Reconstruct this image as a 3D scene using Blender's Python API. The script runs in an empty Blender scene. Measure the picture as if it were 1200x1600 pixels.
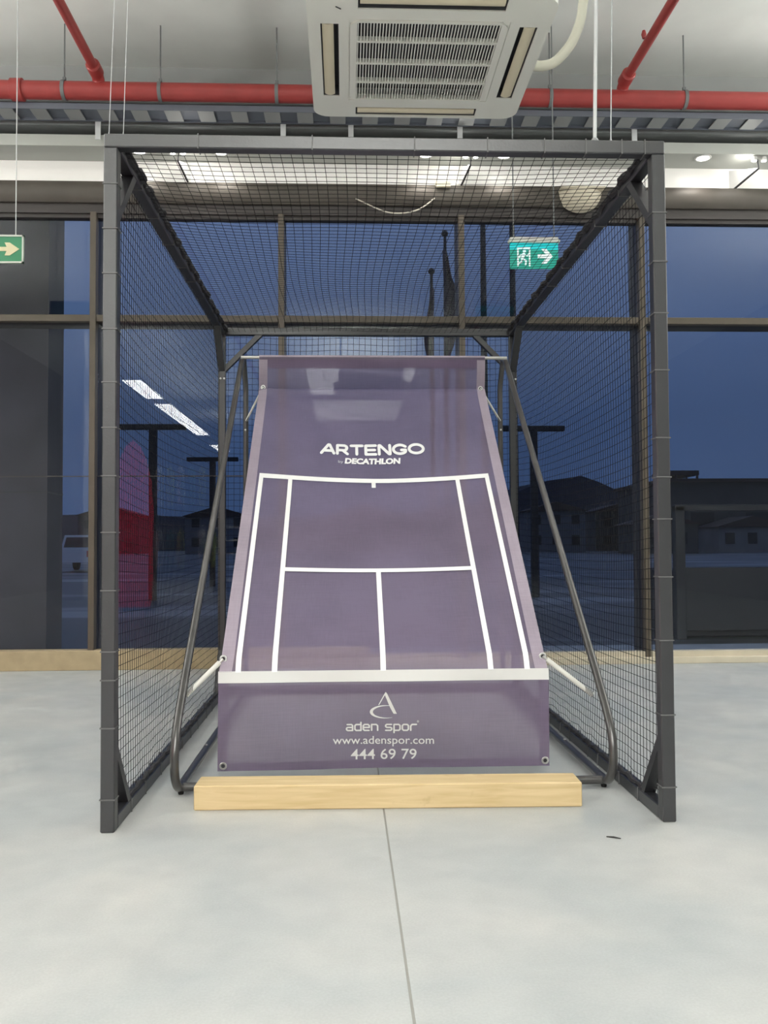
import bpy, math, random
import numpy as np
from mathutils import Vector, Matrix
random.seed(7); np.random.seed(7)
scene = bpy.context.scene
COL = scene.collection
PI = math.pi

# ------------------------------------------------------------------ camera
FPX, PITCH, YAW, ROLL, HC = 1400.0, 0.036, 0.043, -0.006, 1.05
cd = bpy.data.cameras.new('camera'); cam = bpy.data.objects.new('camera', cd); COL.objects.link(cam)
cd.sensor_fit = 'VERTICAL'; cd.sensor_height = 24.0; cd.lens = 24.0 * FPX / 1600.0
cd.clip_start = 0.05; cd.clip_end = 2000
fwd = Vector((math.sin(YAW) * math.cos(PITCH), math.cos(YAW) * math.cos(PITCH), math.sin(PITCH)))
rgt = Vector((math.cos(YAW), -math.sin(YAW), 0)); upv = rgt.cross(fwd)
r2 = rgt * math.cos(ROLL) + upv * math.sin(ROLL); u2 = upv * math.cos(ROLL) - rgt * math.sin(ROLL)
m = Matrix((r2, u2, -fwd)).transposed().to_4x4(); m.translation = (0, 0, HC)
cam.matrix_world = m
scene.camera = cam

# ------------------------------------------------------------------ view / world
vs = scene.view_settings
vs.view_transform = 'Standard'; vs.look = 'None'; vs.exposure = 0.0; vs.gamma = 1.0; vs.use_curve_mapping = False
world = bpy.data.worlds.new('dusk_sky'); scene.world = world; world.use_nodes = True
wn = world.node_tree; wn.nodes.clear()
wo = wn.nodes.new('ShaderNodeOutputWorld'); wb = wn.nodes.new('ShaderNodeBackground')
tc = wn.nodes.new('ShaderNodeTexCoord'); sx = wn.nodes.new('ShaderNodeSeparateXYZ'); cr = wn.nodes.new('ShaderNodeValToRGB')
nz = wn.nodes.new('ShaderNodeTexNoise'); nz.inputs['Scale'].default_value = 3.0; nz.inputs['Detail'].default_value = 5
mp = wn.nodes.new('ShaderNodeMapping'); mp.inputs['Scale'].default_value = (1, 1, 3.2)
mx = wn.nodes.new('ShaderNodeMixRGB'); mx.blend_type = 'MULTIPLY'; mx.inputs[0].default_value = 0.30
e = cr.color_ramp.elements
e[0].position = 0.0; e[0].color = (0.036, 0.068, 0.155, 1)
e[1].position = 0.42; e[1].color = (0.115, 0.168, 0.315, 1)
e2 = cr.color_ramp.elements.new(0.14); e2.color = (0.047, 0.084, 0.185, 1)
wn.links.new(tc.outputs['Generated'], sx.inputs[0]); wn.links.new(sx.outputs['Z'], cr.inputs[0])
wn.links.new(tc.outputs['Generated'], mp.inputs[0]); wn.links.new(mp.outputs[0], nz.inputs['Vector'])
wn.links.new(cr.outputs[0], mx.inputs[1]); wn.links.new(nz.outputs['Fac'], mx.inputs[2])
wn.links.new(mx.outputs[0], wb.inputs[0]); wn.links.new(wb.outputs[0], wo.inputs[0])
wb.inputs[1].default_value = 1.18

UPLIGHT = 0.85  # power share of the added upward lamps
LAMP_W = 0.80      # master scale of the ceiling luminaires

# ------------------------------------------------------------------ materials
MATS = {}
def mat(name, col, rough=0.5, metal=0.0, spec=0.5, var=0.0, vscale=8.0, bump=0.0, bscale=60.0, emit=None, estr=0.0):
    M = bpy.data.materials.new(name); M.use_nodes = True
    n = M.node_tree; b = n.nodes['Principled BSDF']
    b.inputs['Base Color'].default_value = (*col, 1); b.inputs['Roughness'].default_value = rough
    b.inputs['Metallic'].default_value = metal; b.inputs['Specular IOR Level'].default_value = spec
    if var > 0:
        t = n.nodes.new('ShaderNodeTexCoord'); z = n.nodes.new('ShaderNodeTexNoise')
        z.inputs['Scale'].default_value = vscale; z.inputs['Detail'].default_value = 6
        r = n.nodes.new('ShaderNodeValToRGB')
        r.color_ramp.elements[0].position = 0.3; r.color_ramp.elements[1].position = 0.7
        r.color_ramp.elements[0].color = (*[c * (1 - var) for c in col], 1)
        r.color_ramp.elements[1].color = (*[min(1, c * (1 + var)) for c in col], 1)
        n.links.new(t.outputs['Object'], z.inputs['Vector']); n.links.new(z.outputs['Fac'], r.inputs[0])
        n.links.new(r.outputs[0], b.inputs['Base Color'])
    if bump > 0:
        t = n.nodes.new('ShaderNodeTexCoord'); z = n.nodes.new('ShaderNodeTexNoise'); bp = n.nodes.new('ShaderNodeBump')
        z.inputs['Scale'].default_value = bscale; bp.inputs['Strength'].default_value = bump; bp.inputs['Distance'].default_value = 0.01
        n.links.new(t.outputs['Object'], z.inputs['Vector']); n.links.new(z.outputs['Fac'], bp.inputs['Height'])
        n.links.new(bp.outputs[0], b.inputs['Normal'])
    if emit:
        b.inputs['Emission Color'].default_value = (*emit, 1); b.inputs['Emission Strength'].default_value = estr
    MATS[name] = M
    return M

def mat_concrete():
    M = bpy.data.materials.new('polished_concrete'); M.use_nodes = True
    n = M.node_tree; b = n.nodes['Principled BSDF']; L = n.links.new
    t = n.nodes.new('ShaderNodeTexCoord')
    def noise(s, d=6, dist=0.0):
        z = n.nodes.new('ShaderNodeTexNoise'); z.inputs['Scale'].default_value = s; z.inputs['Detail'].default_value = d
        z.inputs['Distortion'].default_value = dist; L(t.outputs['Object'], z.inputs['Vector']); return z
    def ramp(z, a, c, p0=.35, p1=.68):
        r = n.nodes.new('ShaderNodeValToRGB'); r.color_ramp.elements[0].position = p0; r.color_ramp.elements[1].position = p1
        r.color_ramp.elements[0].color = (*a, 1); r.color_ramp.elements[1].color = (*c, 1); L(z.outputs['Fac'], r.inputs[0]); return r
    a = ramp(noise(1.1, 8, .6), (.435, .46, .462), (.555, .553, .532))
    c = ramp(noise(7, 7, .3), (.92, .925, .93), (1, 1, 1))
    d = ramp(noise(140, 2), (.93, .93, .93), (1, 1, 1))
    s = ramp(noise(2.6, 3, .3), (1, 1, 1), (.80, .78, .75), .70, .80)
    def mul(x, y, f=1):
        q = n.nodes.new('ShaderNodeMixRGB'); q.blend_type = 'MULTIPLY'; q.inputs[0].default_value = f
        L(x.outputs[0], q.inputs[1]); L(y.outputs[0], q.inputs[2]); return q
    L(mul(mul(mul(a, c), d), s, .7).outputs[0], b.inputs['Base Color'])
    rr = ramp(noise(3, 6, .5), (.36, .36, .36), (.55, .55, .55)); L(rr.outputs[0], b.inputs['Roughness'])
    b.inputs['Specular IOR Level'].default_value = 0.4
    bp = n.nodes.new('ShaderNodeBump'); bp.inputs['Strength'].default_value = .04; bp.inputs['Distance'].default_value = .01
    L(noise(30, 4).outputs['Fac'], bp.inputs['Height']); L(bp.outputs[0], b.inputs['Normal'])
    MATS['concrete'] = M

def mat_wood():
    M = bpy.data.materials.new('pine'); M.use_nodes = True
    n = M.node_tree; b = n.nodes['Principled BSDF']; L = n.links.new
    t = n.nodes.new('ShaderNodeTexCoord'); mpn = n.nodes.new('ShaderNodeMapping'); mpn.inputs['Scale'].default_value = (1.2, 14, 14)
    z = n.nodes.new('ShaderNodeTexNoise'); z.inputs['Scale'].default_value = 3; z.inputs['Detail'].default_value = 7; z.inputs['Distortion'].default_value = .6
    r = n.nodes.new('ShaderNodeValToRGB'); r.color_ramp.elements[0].position = .3; r.color_ramp.elements[1].position = .7
    r.color_ramp.elements[0].color = (.58, .43, .215, 1); r.color_ramp.elements[1].color = (.71, .55, .315, 1)
    L(t.outputs['Object'], mpn.inputs[0]); L(mpn.outputs[0], z.inputs['Vector']); L(z.outputs['Fac'], r.inputs[0])
    # scuffs with a shape of their own
    z2 = n.nodes.new('ShaderNodeTexNoise'); z2.inputs['Scale'].default_value = 9; z2.inputs['Detail'].default_value = 4; L(t.outputs['Object'], z2.inputs['Vector'])
    r2_ = n.nodes.new('ShaderNodeValToRGB'); r2_.color_ramp.elements[0].position = .66; r2_.color_ramp.elements[1].position = .78
    r2_.color_ramp.elements[0].color = (1, 1, 1, 1); r2_.color_ramp.elements[1].color = (.72, .68, .62, 1); L(z2.outputs['Fac'], r2_.inputs[0])
    q = n.nodes.new('ShaderNodeMixRGB'); q.blend_type = 'MULTIPLY'; q.inputs[0].default_value = .8
    L(r.outputs[0], q.inputs[1]); L(r2_.outputs[0], q.inputs[2]); L(q.outputs[0], b.inputs['Base Color'])
    b.inputs['Roughness'].default_value = .6
    MATS['wood'] = M

def mat_mesh_fabric(name, col, alpha):
    """woven vinyl mesh: small open share lets what is behind show through"""
    M = bpy.data.materials.new(name); M.use_nodes = True
    n = M.node_tree; b = n.nodes['Principled BSDF']; L = n.links.new; o = n.nodes['Material Output']
    t = n.nodes.new('ShaderNodeTexCoord')
    z = n.nodes.new('ShaderNodeTexNoise'); z.inputs['Scale'].default_value = 2.2; z.inputs['Detail'].default_value = 6; L(t.outputs['Object'], z.inputs['Vector'])
    mpn = n.nodes.new('ShaderNodeMapping'); mpn.inputs['Scale'].default_value = (260, 12, 12); L(t.outputs['Object'], mpn.inputs[0])
    z3 = n.nodes.new('ShaderNodeTexNoise'); z3.inputs['Scale'].default_value = 1; L(mpn.outputs[0], z3.inputs['Vector'])
    mp2 = n.nodes.new('ShaderNodeMapping'); mp2.inputs['Scale'].default_value = (10, 150, 200); L(t.outputs['Object'], mp2.inputs[0])
    z4 = n.nodes.new('ShaderNodeTexNoise'); z4.inputs['Scale'].default_value = 1; L(mp2.outputs[0], z4.inputs['Vector'])
    ad = n.nodes.new('ShaderNodeMath'); ad.operation = 'ADD'; L(z3.outputs['Fac'], ad.inputs[0]); L(z4.outputs['Fac'], ad.inputs[1])
    ad2 = n.nodes.new('ShaderNodeMath'); ad2.operation = 'MULTIPLY_ADD'; L(ad.outputs[0], ad2.inputs[0]); ad2.inputs[1].default_value = .35; L(z.outputs['Fac'], ad2.inputs[2])
    r = n.nodes.new('ShaderNodeValToRGB'); r.color_ramp.elements[0].position = .62; r.color_ramp.elements[1].position = 1.08 if False else 1.0
    r.color_ramp.elements[0].color = (*[c * .86 for c in col], 1); r.color_ramp.elements[1].color = (*[c * 1.12 for c in col], 1)
    L(ad2.outputs[0], r.inputs[0]); L(r.outputs[0], b.inputs['Base Color'])
    b.inputs['Roughness'].default_value = .42; b.inputs['Specular IOR Level'].default_value = .55
    tr = n.nodes.new('ShaderNodeBsdfTransparent'); mx_ = n.nodes.new('ShaderNodeMixShader'); mx_.inputs[0].default_value = alpha
    L(tr.outputs[0], mx_.inputs[1]); L(b.outputs[0], mx_.inputs[2]); L(mx_.outputs[0], o.inputs['Surface'])
    MATS[name] = M

def mat_glass():
    M = bpy.data.materials.new('window_glass'); M.use_nodes = True
    n = M.node_tree; n.nodes.clear(); L = n.links.new
    o = n.nodes.new('ShaderNodeOutputMaterial'); tr = n.nodes.new('ShaderNodeBsdfTransparent'); g = n.nodes.new('ShaderNodeBsdfGlossy')
    tr.inputs[0].default_value = (.93, .95, .97, 1); g.inputs['Roughness'].default_value = 0.0
    lw = n.nodes.new('ShaderNodeLayerWeight'); lw.inputs['Blend'].default_value = .5
    pw = n.nodes.new('ShaderNodeMath'); pw.operation = 'POWER'; pw.inputs[1].default_value = 5; L(lw.outputs['Facing'], pw.inputs[0])
    ma = n.nodes.new('ShaderNodeMath'); ma.operation = 'MULTIPLY_ADD'; ma.inputs[1].default_value = .94; ma.inputs[2].default_value = .022; L(pw.outputs[0], ma.inputs[0])
    mx_ = n.nodes.new('ShaderNodeMixShader'); L(ma.outputs[0], mx_.inputs[0]); L(tr.outputs[0], mx_.inputs[1]); L(g.outputs[0], mx_.inputs[2])
    L(mx_.outputs[0], o.inputs['Surface']); MATS['glass'] = M

def mat_ground():
    M = bpy.data.materials.new('wet_asphalt_and_snow'); M.use_nodes = True
    n = M.node_tree; b = n.nodes['Principled BSDF']; L = n.links.new
    t = n.nodes.new('ShaderNodeTexCoord'); mpn = n.nodes.new('ShaderNodeMapping'); mpn.inputs['Scale'].default_value = (.06, .28, 1); L(t.outputs['Object'], mpn.inputs[0])
    z = n.nodes.new('ShaderNodeTexNoise'); z.inputs['Scale'].default_value = 1.5; z.inputs['Detail'].default_value = 7; L(mpn.outputs[0], z.inputs['Vector'])
    r = n.nodes.new('ShaderNodeValToRGB'); r.color_ramp.elements[0].position = .52; r.color_ramp.elements[1].position = .62
    r.color_ramp.elements[0].color = (.035, .036, .04, 1); r.color_ramp.elements[1].color = (.22, .235, .26, 1)
    L(z.outputs['Fac'], r.inputs[0]); L(r.outputs[0], b.inputs['Base Color']); b.inputs['Roughness'].default_value = .45
    MATS['ground'] = M

mat_concrete(); mat_wood(); mat_glass(); mat_ground()
mat_mesh_fabric('banner', (.178, .138, .218), .70)
mat_mesh_fabric('banner_hem', (.35, .295, .36), .95)
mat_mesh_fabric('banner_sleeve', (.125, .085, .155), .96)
mat('joint', (.34, .335, .31), .9)
mat('ceiling', (.80, .83, .79), .9, var=.03, vscale=3)
mat('wall_upper', (.42, .44, .43), .9, var=.05, vscale=3)
mat('wall_side', (.30, .30, .30), .85)
mat('wall_store', (.16, .16, .165), .85)
mat('steel_grey', (.165, .175, .175), .6, var=.1, vscale=5)
mat('steel_dark', (.085, .09, .092), .6)
mat('white_board', (.80, .80, .77), .55)
mat('fascia', (.44, .455, .42), .6)
mat('gloss_strip', (.86, .84, .80), .22, emit=(1, .985, .93), estr=.20)  # weak emission added to the white strip to keep it evenly bright
mat('header', (.085, .074, .062), .55, var=.12, vscale=4)
mat('header_dark', (.045, .038, .036), .5)
mat('mullion', (.090, .073, .053), .42, var=.08, vscale=6)
mat('kick_board', (.40, .315, .19), .6, var=.1, vscale=7)
mat('sill', (.60, .54, .42), .5, var=.06, vscale=7)
mat('red_pipe', (.34, .046, .042), .4, var=.1, vscale=6)
mat('galv', (.45, .47, .48), .4, metal=.6)
mat('galv_light', (.62, .64, .64), .5)
mat('tray_rung', (.30, .31, .31), .5)
mat('tray_dark', (.12, .135, .165), .5)
mat('cage_paint', (.018, .0185, .022), .38, spec=1.0, var=.12, vscale=14, bump=.05, bscale=120)
mat('net_cord', (.009, .009, .011), .85, spec=.2)
mat('net_bunch', (.026, .025, .028), .85, var=.4, vscale=30)
mat('lashing', (.13, .13, .13), .6)
mat('bolt', (.7, .7, .68), .35, metal=.8)
mat('tube_steel', (.105, .102, .100), .28, metal=.55, spec=.6, var=.12, vscale=10)
mat('rod_bright', (.62, .61, .58), .3, metal=.7)
mat('bungee', (.74, .73, .68), .5)
mat('print_white', (.92, .92, .91), .55)
mat('print_band', (.68, .68, .67), .5)
mat('ac_white', (.80, .81, .74), .4)
mat('ac_cream', (.74, .68, .50), .45)
mat('ac_dark', (.055, .058, .062), .7)
mat('pipe_cream', (.66, .64, .53), .6)
mat('sign_green', (.035, .20, .095), .4, emit=(.03, .17, .08), estr=.35)
mat('sign_cream', (.72, .66, .42), .5)
mat('sign_frame', (.60, .63, .57), .45)
mat('sign_teal', (.01, .22, .17), .3, emit=(.008, .30, .22), estr=.55)
mat('sign_teal_lit', (.01, .32, .34), .3, emit=(.0, .60, .62), estr=.6)
mat('sign_white', (.75, .85, .85), .4, emit=(.75, .85, .85), estr=.3)
mat('lamp_glow', (1, 1, 1), .4, emit=(1, .97, .92), estr=9)
mat('lamp_rim', (.75, .75, .72), .4)
mat('lamp_body', (.55, .55, .52), .4)
mat('gusset_white', (.90, .90, .88), .4)
mat('black_frame', (.03, .03, .034), .5)
mat('facade_dark', (.055, .052, .066), .8, var=.15, vscale=2)
mat('pavement', (.30, .33, .37), .5, var=.15, vscale=2)
mat('hill', (.016, .022, .040), .95)
mat('house_wall', (.06, .06, .065), .85, var=.1, vscale=.6)
mat('house_wall_pale', (.17, .17, .18), .85, var=.1, vscale=.6)
mat('house_roof', (.05, .035, .035), .8)
mat('house_window', (.015, .016, .02), .3)
mat('silhouette_metal', (.020, .022, .030), .6)
mat('flag_cloth', (.05, .035, .06), .8)
mat('truck_white', (.62, .63, .66), .3)
mat('truck_glass', (.02, .02, .03), .1)
mat('tyre', (.015, .015, .015), .8)
mat('tail_red', (.45, .02, .03), .4)
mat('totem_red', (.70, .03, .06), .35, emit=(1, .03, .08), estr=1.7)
mat('totem_trim', (.03, .03, .03), .5)
mat('col_white', (.75, .76, .75), .7)
mat('shelf_white', (.85, .86, .86), .4)
mat('shelf_back', (.05, .05, .055), .7)
mat('jacket_lime', (.42, .52, .10), .8)
mat('jacket_white', (.72, .76, .76), .8)
mat('jacket_dark', (.03, .035, .05), .8)
mat('jacket_teal', (.05, .25, .25), .8)
mat('cable_white', (.62, .58, .50), .5)
mat('dome_cream', (.66, .60, .47), .4)
mat('twig', (.03, .027, .025), .8)
mat('luminaire', (1, 1, 1), .4, emit=(1, 1, .96), estr=4)

# ------------------------------------------------------------------ mesh helpers
class MB:
    def __init__(s): s.v = []; s.f = []
    def add(s, vs_, fs_):
        k = len(s.v); s.v += [tuple(p) for p in vs_]; s.f += [tuple(i + k for i in f) for f in fs_]; return s
    def box(s, x0, x1, y0, y1, z0, z1):
        return s.add([(x0, y0, z0), (x1, y0, z0), (x1, y1, z0), (x0, y1, z0), (x0, y0, z1), (x1, y0, z1), (x1, y1, z1), (x0, y1, z1)],
                     [(3, 2, 1, 0), (4, 5, 6, 7), (0, 1, 5, 4), (1, 2, 6, 5), (2, 3, 7, 6), (3, 0, 4, 7)])
    def cbox(s, x0, x1, y0, y1, z0, z1, c):
        """box with all twelve edges chamfered by c"""
        import itertools
        X = (x0, x1); Y = (y0, y1); Z = (z0, z1); idx = {}; vs_ = []
        for i, j, k in itertools.product((0, 1), repeat=3):
            sx_, sy_, sz_ = (c if i == 0 else -c), (c if j == 0 else -c), (c if k == 0 else -c)
            for a in range(3):
                p = [X[i] + sx_, Y[j] + sy_, Z[k] + sz_]; p[a] = (X[i], Y[j], Z[k])[a]
                idx[(i, j, k, a)] = len(vs_); vs_.append(p)
        fs_ = []
        for a in range(3):
            b, d = [q for q in range(3) if q != a]
            for sgn in (0, 1):
                ring = []
                for (p, q) in ((0, 0), (1, 0), (1, 1), (0, 1)):
                    t_ = [0, 0, 0]; t_[a] = sgn; t_[b] = p; t_[d] = q; ring.append(idx[(*t_, a)])
                fs_.append(ring)
            for p in (0, 1):
                for q in (0, 1):
                    t0 = [0, 0, 0]; t0[b] = p; t0[d] = q; t1 = list(t0); t1[a] = 1
                    fs_.append([idx[(*t0, b)], idx[(*t1, b)], idx[(*t1, d)], idx[(*t0, d)]])
        for i, j, k in itertools.product((0, 1), repeat=3): fs_.append([idx[(i, j, k, a)] for a in range(3)])
        return s.add(vs_, fs_)
    def prism(s, poly, fn, d0, d1):
        """poly of (a,b), fn(a,b,d)->xyz"""
        n = len(poly)
        return s.add([fn(a, b, d0) for a, b in poly] + [fn(a, b, d1) for a, b in poly],
                     [tuple(range(n - 1, -1, -1)), tuple(range(n, 2 * n))] + [(i, (i + 1) % n, n + (i + 1) % n, n + i) for i in range(n)])
    def tube(s, path, r, n=10, cap=True):
        path = [Vector(p) for p in path]; k = len(path)
        rs = r if isinstance(r, (list, tuple)) else [r] * k
        ring = []; prev = None
        for i in range(k):
            d = (path[min(i + 1, k - 1)] - path[max(i - 1, 0)]).normalized()
            if prev is None:
                a = Vector((0, 0, 1)) if abs(d.z) < .9 else Vector((1, 0, 0)); u = d.cross(a).normalized()
            else:
                u = (prev - d * prev.dot(d)).normalized()
            prev = u; w = d.cross(u)
            ring.append([path[i] + (u * math.cos(2 * PI * j / n) + w * math.sin(2 * PI * j / n)) * rs[i] for j in range(n)])
        fs_ = []
        for i in range(k - 1):
            for j in range(n): fs_.append((i * n + j, i * n + (j + 1) % n, (i + 1) * n + (j + 1) % n, (i + 1) * n + j))
        if cap: fs_ += [tuple(range(n - 1, -1, -1)), tuple((k - 1) * n + j for j in range(n))]
        return s.add([p for q in ring for p in q], fs_)
    def bar(s, p0, p1, w, h, side):
        """rectangular bar from p0 to p1, w along 'side', h across"""
        p0, p1 = Vector(p0), Vector(p1); d = (p1 - p0).normalized(); a = Vector(side); a = (a - d * a.dot(d)).normalized(); b = d.cross(a)
        vs_ = [p + a * (w / 2 * i) + b * (h / 2 * j) for p in (p0, p1) for i, j in ((-1, -1), (1, -1), (1, 1), (-1, 1))]
        return s.add(vs_, [(3, 2, 1, 0), (4, 5, 6, 7), (0, 1, 5, 4), (1, 2, 6, 5), (2, 3, 7, 6), (3, 0, 4, 7)])
    def lathe(s, prof, n=16, c=(0, 0, 0), axis='z'):
        vs_ = []
        for r, h in prof:
            for j in range(n):
                a = 2 * PI * j / n; p = (r * math.cos(a), r * math.sin(a), h)
                if axis == 'y': p = (p[0], p[2], p[1])
                if axis == 'x': p = (p[2], p[0], p[1])
                vs_.append((p[0] + c[0], p[1] + c[1], p[2] + c[2]))
        fs_ = [(i * n + j, i * n + (j + 1) % n, (i + 1) * n + (j + 1) % n, (i + 1) * n + j) for i in range(len(prof) - 1) for j in range(n)]
        fs_ += [tuple(range(n - 1, -1, -1)), tuple((len(prof) - 1) * n + j for j in range(n))]
        return s.add(vs_, fs_)
    def build(s, name, m_, parent=None, smooth=False, origin=None):
        me = bpy.data.meshes.new(name)
        vv = s.v
        if origin is not None: vv = [(p[0] - origin[0], p[1] - origin[1], p[2] - origin[2]) for p in vv]
        me.from_pydata(vv, [], s.f); me.update()
        import bmesh
        bm = bmesh.new(); bm.from_mesh(me); bmesh.ops.recalc_face_normals(bm, faces=bm.faces); bm.to_mesh(me); bm.free()
        if smooth:
            for p in me.polygons: p.use_smooth = True
            try: me.set_sharp_from_angle(angle=math.radians(40))
            except Exception: pass
        me.materials.append(MATS[m_])
        return link(name, me, parent, origin)
def link(name, me, parent=None, origin=None):
    o = bpy.data.objects.new(name, me); COL.objects.link(o)
    if origin is not None: o.location = origin
    if parent is not None:
        o.parent = parent
        # children are modelled in world coordinates: undo the parent's placement
        o.matrix_parent_inverse = Matrix.Translation(parent.location).inverted()
    return o
def empty(name, loc=(0, 0, 0)):
    o = bpy.data.objects.new(name, None); COL.objects.link(o); o.location = loc; o.empty_display_size = .1; return o
def tag(o, label=None, cat=None, group=None, kind=None):
    if label: o['label'] = label
    if cat: o['category'] = cat
    if group: o['group'] = group
    if kind: o['kind'] = kind
    return o
def struct(o, label, cat): return tag(o, label, cat, kind='structure')
def copy_tree(o, parent=None, off=(0, 0, 0)):
    c = o.copy(); COL.objects.link(c)
    if parent is None: c.location = Vector(o.location) + Vector(off)
    else: c.parent = parent; c.matrix_parent_inverse = o.matrix_parent_inverse.copy()
    for ch in o.children: copy_tree(ch, c)
    return c
def arc(cx, cy, r, a0, a1, n=6): return [(cx + r * math.cos(math.radians(a0 + (a1 - a0) * i / n)), cy + r * math.sin(math.radians(a0 + (a1 - a0) * i / n))) for i in range(n + 1)]
def smooth_path(pts, sub=6):
    """Catmull-Rom through pts"""
    P = [Vector(p) for p in pts]; P = [P[0] * 2 - P[1]] + P + [P[-1] * 2 - P[-2]]; out = []
    for i in range(1, len(P) - 2):
        for k in range(sub):
            t = k / sub; a, b, c, d = P[i - 1:i + 3]
            out.append(.5 * ((2 * b) + (c - a) * t + (2 * a - 5 * b + 4 * c - d) * t * t + (3 * b - a - 3 * c + d) * t ** 3))
    out.append(P[-2]); return out
def round_path(pts, r, n=7):
    """polyline with rounded corners of radius r"""
    P = [Vector(p) for p in pts]; out = [P[0]]
    for i in range(1, len(P) - 1):
        a = (P[i - 1] - P[i]); b = (P[i + 1] - P[i]); ang = a.angle(b); d = min(r / math.tan(ang / 2), a.length * .48, b.length * .48)
        p0 = P[i] + a.normalized() * d; p1 = P[i] + b.normalized() * d
        for k in range(n + 1):
            t = k / n; out.append(p0 * (1 - t) ** 2 + P[i] * 2 * t * (1 - t) + p1 * t * t)
    out.append(P[-1]); return out

# ------------------------------------------------------------------ room shell
XL, XR, YB, YW, ZC = -7.0, 7.5, -24.0, 7.82, 5.27
fl = empty('floor'); struct(fl, 'polished pale grey concrete floor with a saw-cut joint', 'floor')
JX = .146
for a, b in ((XL, JX - .0035), (JX + .0035, XR)):
    MB().box(a, b, YB, YW + .02, -.12, 0).build('slab', 'concrete', fl)
j = MB(); 
for i in range(60):
    y0 = YB + (YW - YB) * i / 60
    j.box(JX - .004, JX + .004, y0, y0 + (YW - YB) / 60, -.12, -.0035)
j.build('joint_filler', 'joint', fl)
struct(MB().box(XL, XR, YB, YW + .3, ZC, ZC + .15).build('ceiling', 'ceiling'), 'pale grey-white plastered ceiling', 'ceiling')
struct(MB().box(XL - .15, XL, YB, YW + .3, -.12, ZC + .15).build('wall_left', 'wall_side'), 'mid grey side wall left of the shop floor', 'wall')
struct(MB().box(XR, XR + .15, YB, YW + .3, -.12, ZC + .15).build('wall_right', 'wall_side'), 'mid grey side wall right of the shop floor', 'wall')
struct(MB().box(XL, XR, YB - .15, YB, -.12, ZC + .15).build('wall_rear', 'wall_store'), 'dark grey wall at the far end of the shop behind the viewer', 'wall')
struct(MB().box(XL, XR, YW + .02, YW + .3, 4.40, ZC).build('wall_front', 'wall_upper'), 'grey wall band above the shop windows', 'wall')

# bulkhead over the windows
struct(MB().box(XL, XR, 7.50, YW + .02, 4.405, 4.50).build('trim_1', 'fascia'), 'pale soffit box with recessed lights above the windows', 'trim')
struct(MB().box(XL, XR, YW - .02, YW + .02, 4.205, 4.403).build('trim_2', 'gloss_strip'), 'white strip with added glow running under the soffit', 'trim')
hb = MB()
prof = [(7.815, 4.203), (7.74, 4.203), (7.715, 4.16), (7.71, 4.11), (7.72, 4.05), (7.745, 4.02), (7.815, 4.02)]
hb.prism(prof, lambda a, b, d: (d, a, b), XL, XR)
struct(hb.build('trim_3', 'header', smooth=True), 'brown-grey rounded steel header over the glass', 'trim')
struct(MB().box(XL, XR, 7.77, YW + .06, 3.935, 4.018).build('trim_4', 'header_dark'), 'dark head rail directly above the window panes', 'trim')
# dark steel beam above the soffit
bm_ = MB().box(XL, XR, 7.46, 7.66, 4.56, 4.575).box(XL, XR, 7.555, 7.57, 4.575, 4.755).box(XL, XR, 7.46, 7.66, 4.755, 4.77)
struct(bm_.build('trim_5', 'steel_grey'), 'dark grey steel beam running above the pale soffit', 'trim')

# windows
GZ0 = -.12
MX = [-7.0, -5.33, -3.75, -2.168, -.55, 1.029, 2.636, 4.22, 5.80, 7.5]
for i in range(9):
    a, b = MX[i], MX[i + 1]
    w = empty('window_%d' % (i + 1), ((a + b) / 2, YW, 0))
    struct(w, 'tall bronze-framed shop window bay, %s from the left' % ('first', 'second', 'third', 'fourth', 'fifth', 'sixth', 'seventh', 'eighth', 'ninth')[i], 'window')
    right = i >= 4
    z0 = .10 if right else .165
    MB().cbox(a - .026, a + .026, YW - .075, YW + .008, 0, 3.94, .004).build('mullion', 'mullion', w)
    MB().cbox(a - .026, a + .026, YW + .008, YW + .23, GZ0, 3.99, .004).build('outer_fin', 'header_dark', w)
    MB().cbox(a + .026, b - .026, YW - .06, YW + .008, 2.985, 3.045, .004).build('transom', 'mullion', w)
    MB().cbox(a + .026, b - .026, YW + .008, YW + .22, 2.985, 3.045, .004).build('outer_fin', 'header_dark', w)
    MB().box(a + .028, b - .028, YW - .03, YW + .05, 3.90, 3.935).build('head_bead', 'header_dark', w)
    MB().box(a + .028, b - .028, YW + .008, YW + .02, 3.045, 3.90).build('pane', 'glass', w)
    if i < 4:
        MB().box(a + .028, b - .028, YW + .008, YW + .02, z0, 1.648).build('pane', 'glass', w)
        MB().box(a + .028, b - .028, YW + .006, YW + .022, 1.648, 1.656).build('glazing_joint', 'header_dark', w)
        MB().box(a + .028, b - .028, YW + .008, YW + .02, 1.656, 2.985).build('pane', 'glass', w)
    else:
        MB().box(a + .028, b - .028, YW + .008, YW + .02, z0, 2.985).build('pane', 'glass', w)
struct(MB().cbox(XL, .20, YW - .11, YW + .06, 0, .165, .004).build('baseboard_left', 'kick_board'), 'tan kick board under the left-hand windows', 'baseboard')
struct(MB().cbox(.20, XR, YW - .12, YW + .06, 0, .055, .004).box(.20, XR, YW - .06, YW + .06, .055, .10).build('baseboard_right', 'sill'), 'low cream sill under the right-hand windows', 'baseboard')

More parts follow.
